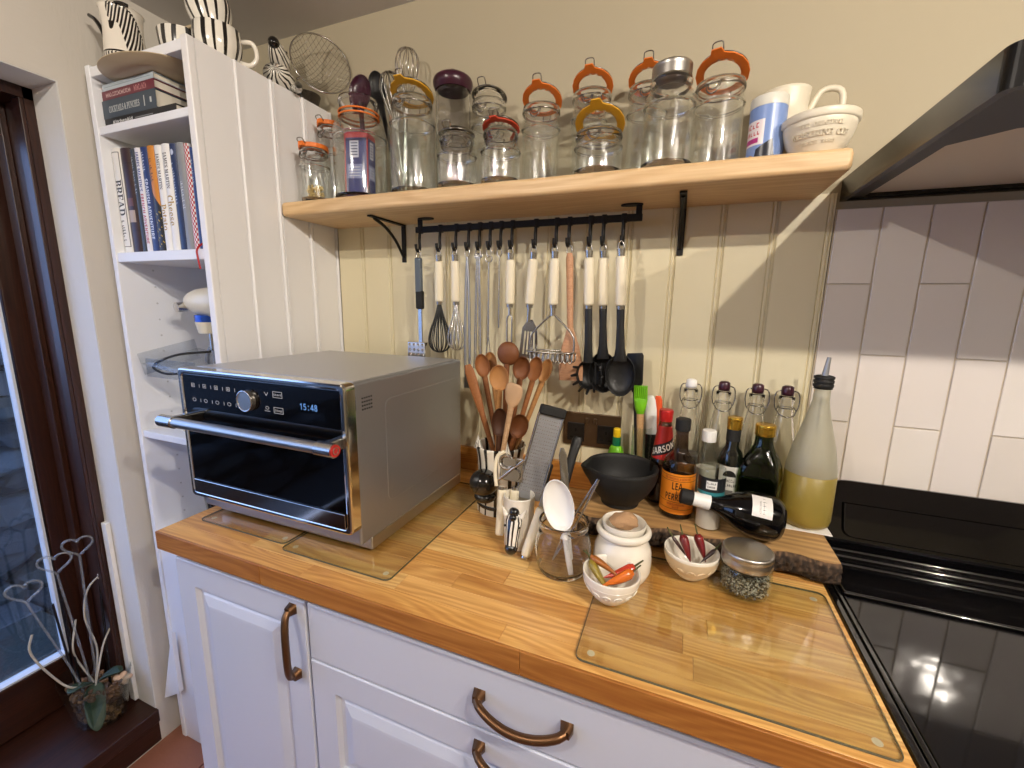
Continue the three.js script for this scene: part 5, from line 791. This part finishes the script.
// ---------------------------------------------------------------- zebra ware on top of the bookcase
const TY = 1.9475;
{
  const jt = canvasTex(1024, 512, (x) => {
    x.fillStyle = '#eee7da'; x.fillRect(0, 0, 1024, 512); x.fillStyle = '#15110f'; x.strokeStyle = '#15110f';
    for (let i = 0; i < 34; i++) { const a = i * 31; x.beginPath(); x.moveTo(a, 360); x.lineTo(a + 15, 355); x.lineTo(a + 19, 512); x.lineTo(a + 6, 512); x.fill(); } x.fillRect(0, 346, 1024, 9);
    const head = (o) => { // striped neck and head facing left
      x.save(); x.beginPath(); x.moveTo(o + 40, 70); x.quadraticCurveTo(o + 70, 28, o + 110, 40); x.quadraticCurveTo(o + 220, 90, o + 300, 200); x.quadraticCurveTo(o + 345, 280, o + 335, 348); x.lineTo(o + 170, 348); x.quadraticCurveTo(o + 160, 270, o + 120, 200); x.quadraticCurveTo(o + 96, 200, o + 80, 232); x.quadraticCurveTo(o + 60, 250, o + 46, 232); x.quadraticCurveTo(o + 34, 150, o + 40, 70); x.clip(); x.lineWidth = 15; for (let i = 0; i < 15; i++) { x.beginPath(); x.moveTo(o + 60 + i * 26, 10 + i * 10); x.quadraticCurveTo(o + 60 + i * 22, 100 + i * 16, o + 30 + i * 14, 150 + i * 26); x.stroke(); } x.fillStyle = '#15110f'; x.fillRect(o + 30, 196, 60, 60); x.beginPath(); x.arc(o + 72, 96, 9, 0, 7); x.fill(); x.restore();
      x.lineWidth = 13; x.beginPath(); x.moveTo(o + 90, 40); x.quadraticCurveTo(o + 240, 90, o + 330, 240); x.setLineDash([16, 8]); x.stroke(); x.setLineDash([]); x.beginPath(); x.moveTo(o + 60, 50); x.lineTo(o + 66, 10); x.lineTo(o + 92, 40); x.fill(); };
    head(80); head(600);
  });
  const t = thing('zebra_jug', 'white jug painted with a zebra, black curved handle, on top of the bookcase', 'jug', [-1.312, TY, .368]); t.scale.setScalar(.82);
  const bp = [...curve2([[.05, 0], [.053, .004], [.05, .05], [.047, .1], [.05, .142], [.053, .15]], 20)]; const body = lathe(bp, 48);
  obj('body', body, phy(0xffffff, .18, { map: jt, clearcoat: .6, clearcoatRoughness: .06, side: THREE.DoubleSide }), t); body.rotateY(-.4);
  obj('handle', tube([V(-.052, .03, .012), V(-.062, .07, .014), V(-.075, .115, .016), V(-.1, .15, .02), V(-.125, .165, .022)], .0065, 24, 8).scale(.82, .93, 1).translate(-.008, 0, 0), blackGlaze, t); obj('spout', [new THREE.TorusGeometry(.02, .005, 8, 20, Math.PI * 1.1).rotateX(Math.PI / 2).translate(.034, .15, .012)], blackGlaze, t);
  const b = thing('striped_bowl', 'white bowl with short black stripes standing behind the zebra jug', 'bowl', [-1.205, TY, .295]); const bg = lathe(curve2([[0, 0], [.03, 0], [.042, .02], [.052, .05], [.056, .088]], 22), 44);
  obj('bowl', bg, phy(0xffffff, .2, { map: stripesTex, side: THREE.DoubleSide, clearcoat: .5 }), b);
  tag(obj('serving_tray', [T(flat(roundRect(.16, .11, .03), .006, .002), 0, 0, 0), ...[-1, 1].map((s) => tube([V(s * .075, .006, -.03), V(s * .085, .012, 0), V(s * .075, .006, .03)], .004, 12, 6))], M.tan), 'tan tray lying across the striped bowl behind the mugs', 'tray').position.set(-1.175, TY + .0885, .265);
  // stacked mugs
  const mug = (label, pos, rot, h = .075, r = .045) => { const m = thing('zebra_mug', label, 'mug', pos, 0, 'zebra mugs on the bookcase'); obj('cup', lathe([...curve2([[0, 0], [r * .6, 0], [r * .75, .004], [r, h * .5], [r * .98, h]], 16), [r * .93, h], ...curve2([[r * .93, h * .5], [r * .7, .01], [0, .008]], 10)], 36), zebra, m); obj('handle', tube([V(r * .92, h * .8, 0), V(r * 1.45, h * .82, 0), V(r * 1.6, h * .45, 0), V(r * 1.3, h * .2, 0), V(r * .85, h * .22, 0)], .0055, 22, 8), M.ceramic, m); m.rotation.set(...rot); return m; };
  mug('lower zebra-striped mug with looped white handle at the bookcase edge', [-1.082, TY, .3], [0, .75, 0], .078, .05);
  const m2 = mug('upper zebra-striped mug tilted in the lower mug, zebra head on its side', [-1.09, TY + .079, .302], [0, 3.0, -.25], .078, .046);
  const hd = obj('zebra_head', [loft([[0, .012, .012], [.012, .014, .013], [.03, .011, .011], [.04, .008, .008]], 14).rotateZ(-1.3).translate(-.04, .035, -.008), ...[-1, 1].map((s) => new THREE.ConeGeometry(.006, .02, 8).translate(-.045, .058, s * .011 - .008))], M.ceramic, m2); obj('nose', sphere(.0095, .0, 0, 0, 12).translate(-.082, .026, -.008).translate(.0, 0, 0), blackGlaze, hd); hd.rotation.y = Math.PI; 
}
{ // lying zebra figurine
  const t = thing('zebra_figurine', 'ceramic zebra figurine lying on the bookcase beside the mugs', 'figurine', [-1.088, TY, .115], 2.2); t.scale.setScalar(1.25);
  obj('body', loft([[-.075, .012, .014, 0, 0], [-.06, .026, .026, 0, 0], [-.02, .032, .03, 0, 0], [.03, .03, .03, 0, 0], [.055, .022, .026, 0, 0], [.068, .01, .012, 0, 0]], 22).rotateZ(Math.PI / 2).translate(0, .031, 0), zebra, t);
  const h = obj('head', loft([[0, .018, .02], [.02, .02, .02], [.04, .015, .016], [.056, .01, .011]], 18).rotateZ(1.3).translate(-.03, .058, .006), zebra, t); obj('mane', [-2, -1, 0, 1, 2].map((i) => sphere(.007, -.03 + i * .011, .083 - Math.abs(i) * .004, .004, 10)), blackGlaze, h); obj('ears', [-1, 1].map((s) => new THREE.ConeGeometry(.006, .02, 8).translate(-.035, .086, s * .012)), M.ceramic, h); obj('eye', [-1, 1].map((s) => sphere(.003, -.058, .072, .006 + s * .016, 8)), blackGlaze, h); obj('muzzle', sphere(.011, -.086, .074, .006, 12), blackGlaze, h);
  obj('leg', tube([V(-.03, .02, .02), V(-.05, .008, .04), V(-.075, .007, .045)], .007, 14, 8), zebra, t); obj('leg', tube([V(.04, .02, .02), V(.05, .008, .042), V(.02, .007, .052)], .007, 14, 8), zebra, t);
}
{ // wire sieve and small glass
  const t = thing('wire_sieve', 'round wire mesh sieve leaning at the back of the bookcase top', 'sieve', [-.955, 0, .09]); t.position.set(-.99, TY + .1, .07);
  const R = .078; obj('rim', new THREE.TorusGeometry(R, .0022, 8, 48), M.chrome, t); const w = []; for (let i = -7; i <= 7; i++) { const a = i * R / 7.6, l = Math.sqrt(R * R - a * a), d = (s) => -.05 * (1 - (s * s * l * l + a * a) / (R * R)); for (const sw of [0, 1]) w.push(tube([-1, -.5, 0, .5, 1].map((s) => sw ? V(a, s * l, d(s)) : V(s * l, a, d(s))), .00045, 14, 4)); } obj('mesh', merge(w), M.wire, t); obj('handle', tube([V(-R * .1, -R, 0), V(-.012, -R - .012, .0)], .003, 4, 6), M.chrome, t);
  t.rotation.set(-.3, .95, -.45);
  const g = thing('glass_dish', 'small dark glass dish on the bookcase corner beside the shelf', 'dish', [-1.062, TY, .062]); obj('bowl', lathe([...curve2([[0, 0], [.024, 0], [.032, .01], [.04, .034]], 14), ...curve2([[.037, .034], [.029, .012], [0, .006]], 10)], 32), phy(0x8a8078, .05, { transmission: .9, thickness: 0 }), g);
}
{ // stand mixer on the shelf behind the microwave
  const t = thing('stand_mixer', 'cream stand mixer with chrome hub half hidden in the bookcase', 'mixer', [-1.205, 1.0325, .315]);
  obj('head', loft([[-.05, .02, .022], [-.045, .028, .03], [-.015, .036, .04], [.05, .042, .046], [.11, .04, .044], [.134, .028, .03], [.139, .015, .015]], 28).rotateZ(-Math.PI / 2).translate(0, .358, 0), M.cream, t);
  obj('hub', [new THREE.CylinderGeometry(.017, .019, .02, 24).rotateZ(Math.PI / 2).translate(-.058, .358, .0)], M.chrome, t); const kn = obj('hub_knob', [rod(V(-.048, .345, .022), V(-.05, .343, .046), .013, 18)], M.chrome, t);
  obj('trim_band', new THREE.CylinderGeometry(.036, .036, .018, 32, 1).translate(.012, .315, .0), std(0x2b56b5, .25, { metalness: .4 }), t); obj('planetary', cyl(.03, .036, .03, .012, .276, 0, 28), M.cream, t); obj('shaft', cyl(.008, .008, .05, .012, .228, 0, 14), M.steel, t);
  obj('beater', [tube([V(.012, .24, 0), V(.04, .21, 0), V(.036, .16, 0), V(.012, .14, 0), V(-.014, .16, 0), V(-.018, .21, 0)], .005, 30, 8, true), rod(V(.012, .14, 0), V(.012, .24, 0), .004, 8)], M.greySteel, t);
  obj('column', loft([[.02, .045, .05, .105], [.1, .036, .042, .108], [.24, .036, .042, .105], [.345, .036, .04, .1]], 24), M.cream, t); obj('base', [rbox(.22, .03, .13, .012, .045, .015, 0)], M.cream, t);
  const s = thing('pouring_shield', 'clear plastic pouring shield with black cable on the bookcase shelf', 'shield', [-1.2, 1.2, .32]);
  obj('tray', [rbox(.2, .003, .15, .001, 0, .03, 0, 1).rotateZ(-.12).rotateX(.2), rbox(.003, .06, .15, .001, -.1, .04, 0, 1).rotateX(.2), rbox(.2, .05, .003, .001, 0, .015, .07, 1)], M.clearPlastic, s); obj('cable', tube([V(.06, .06, .0), V(-.01, .05, .05), V(-.07, .02, .07), V(-.02, .005, .075), V(.09, .015, .06)], .003, 30, 6), M.rubberBlack, s);
  s.position.set(-1.235, 1.2, .335);
  const k = thing('black_jug', 'small black jug on the low bookcase shelf beside the worktop', 'jug', [-1.235, .7195, .31]); obj('body', lathe([...curve2([[0, 0], [.04, 0], [.045, .01], [.042, .08], [.05, .142]], 16), ...curve2([[.047, .142], [.039, .08], [.04, .012], [0, .006]], 10)], 32), blackGlaze, k); obj('spout', new THREE.ConeGeometry(.014, .03, 12).rotateZ(1.9).translate(-.05, .137, 0), blackGlaze, k); obj('handle', tube([V(.045, .125, 0), V(.075, .12, 0), V(.072, .07, 0), V(.042, .06, 0)], .005, 16, 8), blackGlaze, k);
}
// ---------------------------------------------------------------- orchid on the sill
{
  const P = [-1.575, .1205, .527];
  const t = thing('orchid_pot', 'oval clear glass planter of bark on the dark door sill', 'planter', P, .3);
  obj('glass_body', lathe([[0, 0], [.05, 0], [.056, .005], [.078, .15], [.0755, .15], [.054, .008], [0, .005]], 40).scale(1.25, 1, .92), M.thinGlass, t);
  const q = rng(29), bk = tag(new THREE.InstancedMesh(boxUV(new THREE.DodecahedronGeometry(.008, 0)), std(0xffffff, .9), 520), 'brown bark chips filling the glass planter', 'bark'); bk.name = 'bark_chips'; bk.userData.kind = 'stuff'; scene.add(bk); bk.position.set(...P); bk.rotation.y = .3; const m4 = new THREE.Matrix4(), qq = new THREE.Quaternion(); for (let i = 0; i < 520; i++) { const a = q() * 6.283, h = q() * .11, r0 = (.044 + h * .15) * Math.pow(q(), .3), s = .6 + q() * .9; qq.setFromEuler(new THREE.Euler(q() * 6, q() * 6, q() * 6)); m4.compose(V(Math.cos(a) * r0 * 1.22, .012 + h, Math.sin(a) * r0 * .86), qq, V(s * 1.2, s * .6, s)); bk.setMatrixAt(i, m4); bk.setColorAt(i, new THREE.Color([0x5a4232, 0x6e5038, 0x3f2e24, 0x8a6646][(q() * 4) | 0])); }
  const o = thing('orchid_plant', 'leggy orchid with dark leaves, pale roots and one faded flower', 'orchid', [P[0], P[1] + .12, P[2]]);
  const leafM = std(0x2e4030, .5, { side: THREE.DoubleSide }), leaf = (L, w, turn, droop) => { const s = new THREE.Shape(); s.moveTo(0, 0); s.quadraticCurveTo(w, L * .4, w * .55, L * .85); s.quadraticCurveTo(0, L * 1.06, -w * .55, L * .85); s.quadraticCurveTo(-w, L * .4, 0, 0); const g = extr(s, .003, .0008), p = g.attributes.position; g.rotateX(Math.PI / 2); for (let i = 0; i < p.count; i++) { const z = p.getZ(i); p.setY(i, p.getY(i) + .05 * Math.sin(Math.min(1, z / L) * 1.6) - droop * z * z / L); } g.computeVertexNormals(); g.rotateY(turn); return g; };
  obj('leaf', leaf(.11, .034, 1.1, 1.3), leafM, o); obj('leaf', leaf(.07, .026, .2, .3), leafM, o); obj('leaf', leaf(.075, .026, 2.2, .3), leafM, o);
  obj('stake', rod(V(.02, -.1, -.02), V(-.02, .37, -.06), .0035, 8), M.black, o); obj('stake', rod(V(-.03, -.1, .02), V(-.025, .335, .03), .003, 8), M.black, o); obj('stake', rod(V(-.02, -.1, .03), V(-.02, .3, .05), .003, 8), M.black, o);
  const stemM = std(0xb9b3a6, .6); obj('flower_stem', tube([V(0, 0, 0), V(-.01, .1, -.02), V(-.02, .22, -.01), V(-.02, .3, -.03), V(-.01, .33, -.06)], .0026, 30, 6), stemM, o); obj('aerial_root', tube([V(0, 0, 0), V(0, .03, .05), V(-.01, .09, .08), V(-.02, .2, .11), V(-.02, .24, .1)], .003, 30, 6), stemM, o); obj('aerial_root', tube([V(-.01, 0, 0), V(-.03, .09, .02), V(-.01, .15, .03), V(-.02, .22, .01)], .0026, 24, 6), stemM, o); obj('aerial_root', tube([V(.02, 0, .01), V(.03, .06, .0), V(.01, .12, -.03), V(.0, .16, -.06)], .0026, 24, 6), stemM, o);
  const bud = (x, y, z, r, m) => obj('flower', [0, 1, 2, 3, 4].map((i) => sphere(r, 0, 0, 0, 10).scale(1, .6, .5).translate(r * .45, 0, 0).rotateZ(i * 1.257).rotateY(1).translate(x, y, z)), m, o); bud(-.005, .325, -.062, .011, M.white); bud(.055, .0, -.04, .017, std(0xd9b79c, .7));
  const hm = phy(0xdfe4ea, .1, { transmission: .85, thickness: 0 }); const heart = (x, z, s, L, lab) => { const g = thing('heart_support', lab, 'plant support', [P[0], P[1] + .03, P[2]], 0, 'heart-topped plant supports'); const H = []; for (let i = 0; i <= 26; i++) { const a = -Math.PI + i / 26 * 2 * Math.PI * .93, hx = 16 * Math.pow(Math.sin(a), 3), hy = 13 * Math.cos(a) - 5 * Math.cos(2 * a) - 2 * Math.cos(3 * a) - Math.cos(4 * a); H.push(V(hx * s * .45 + x, L + 17 * s + hy * s, -hx * s * .89 + z)); } obj('stem', tube([V(x * .2, 0, z * .2), V(x * .4, L * .3, z * .35), V(x, L, z)], .003, 20, 6), hm, g); obj('heart', tube(H, .003, 60, 6), hm, g); return g; };
  heart(-.012, -.02, .0020, .50, 'tallest clear heart-shaped plant support next to the door frame'); heart(-.02, .03, .0021, .47, 'middle clear heart-shaped plant support in the planter'); heart(-.01, .1, .0021, .43, 'outermost clear heart-shaped plant support leaning over the pane');
}

scene.traverse((o) => { if (o.isMesh) o.castShadow = o.receiveShadow = true; });
renderer.render(scene, camera);
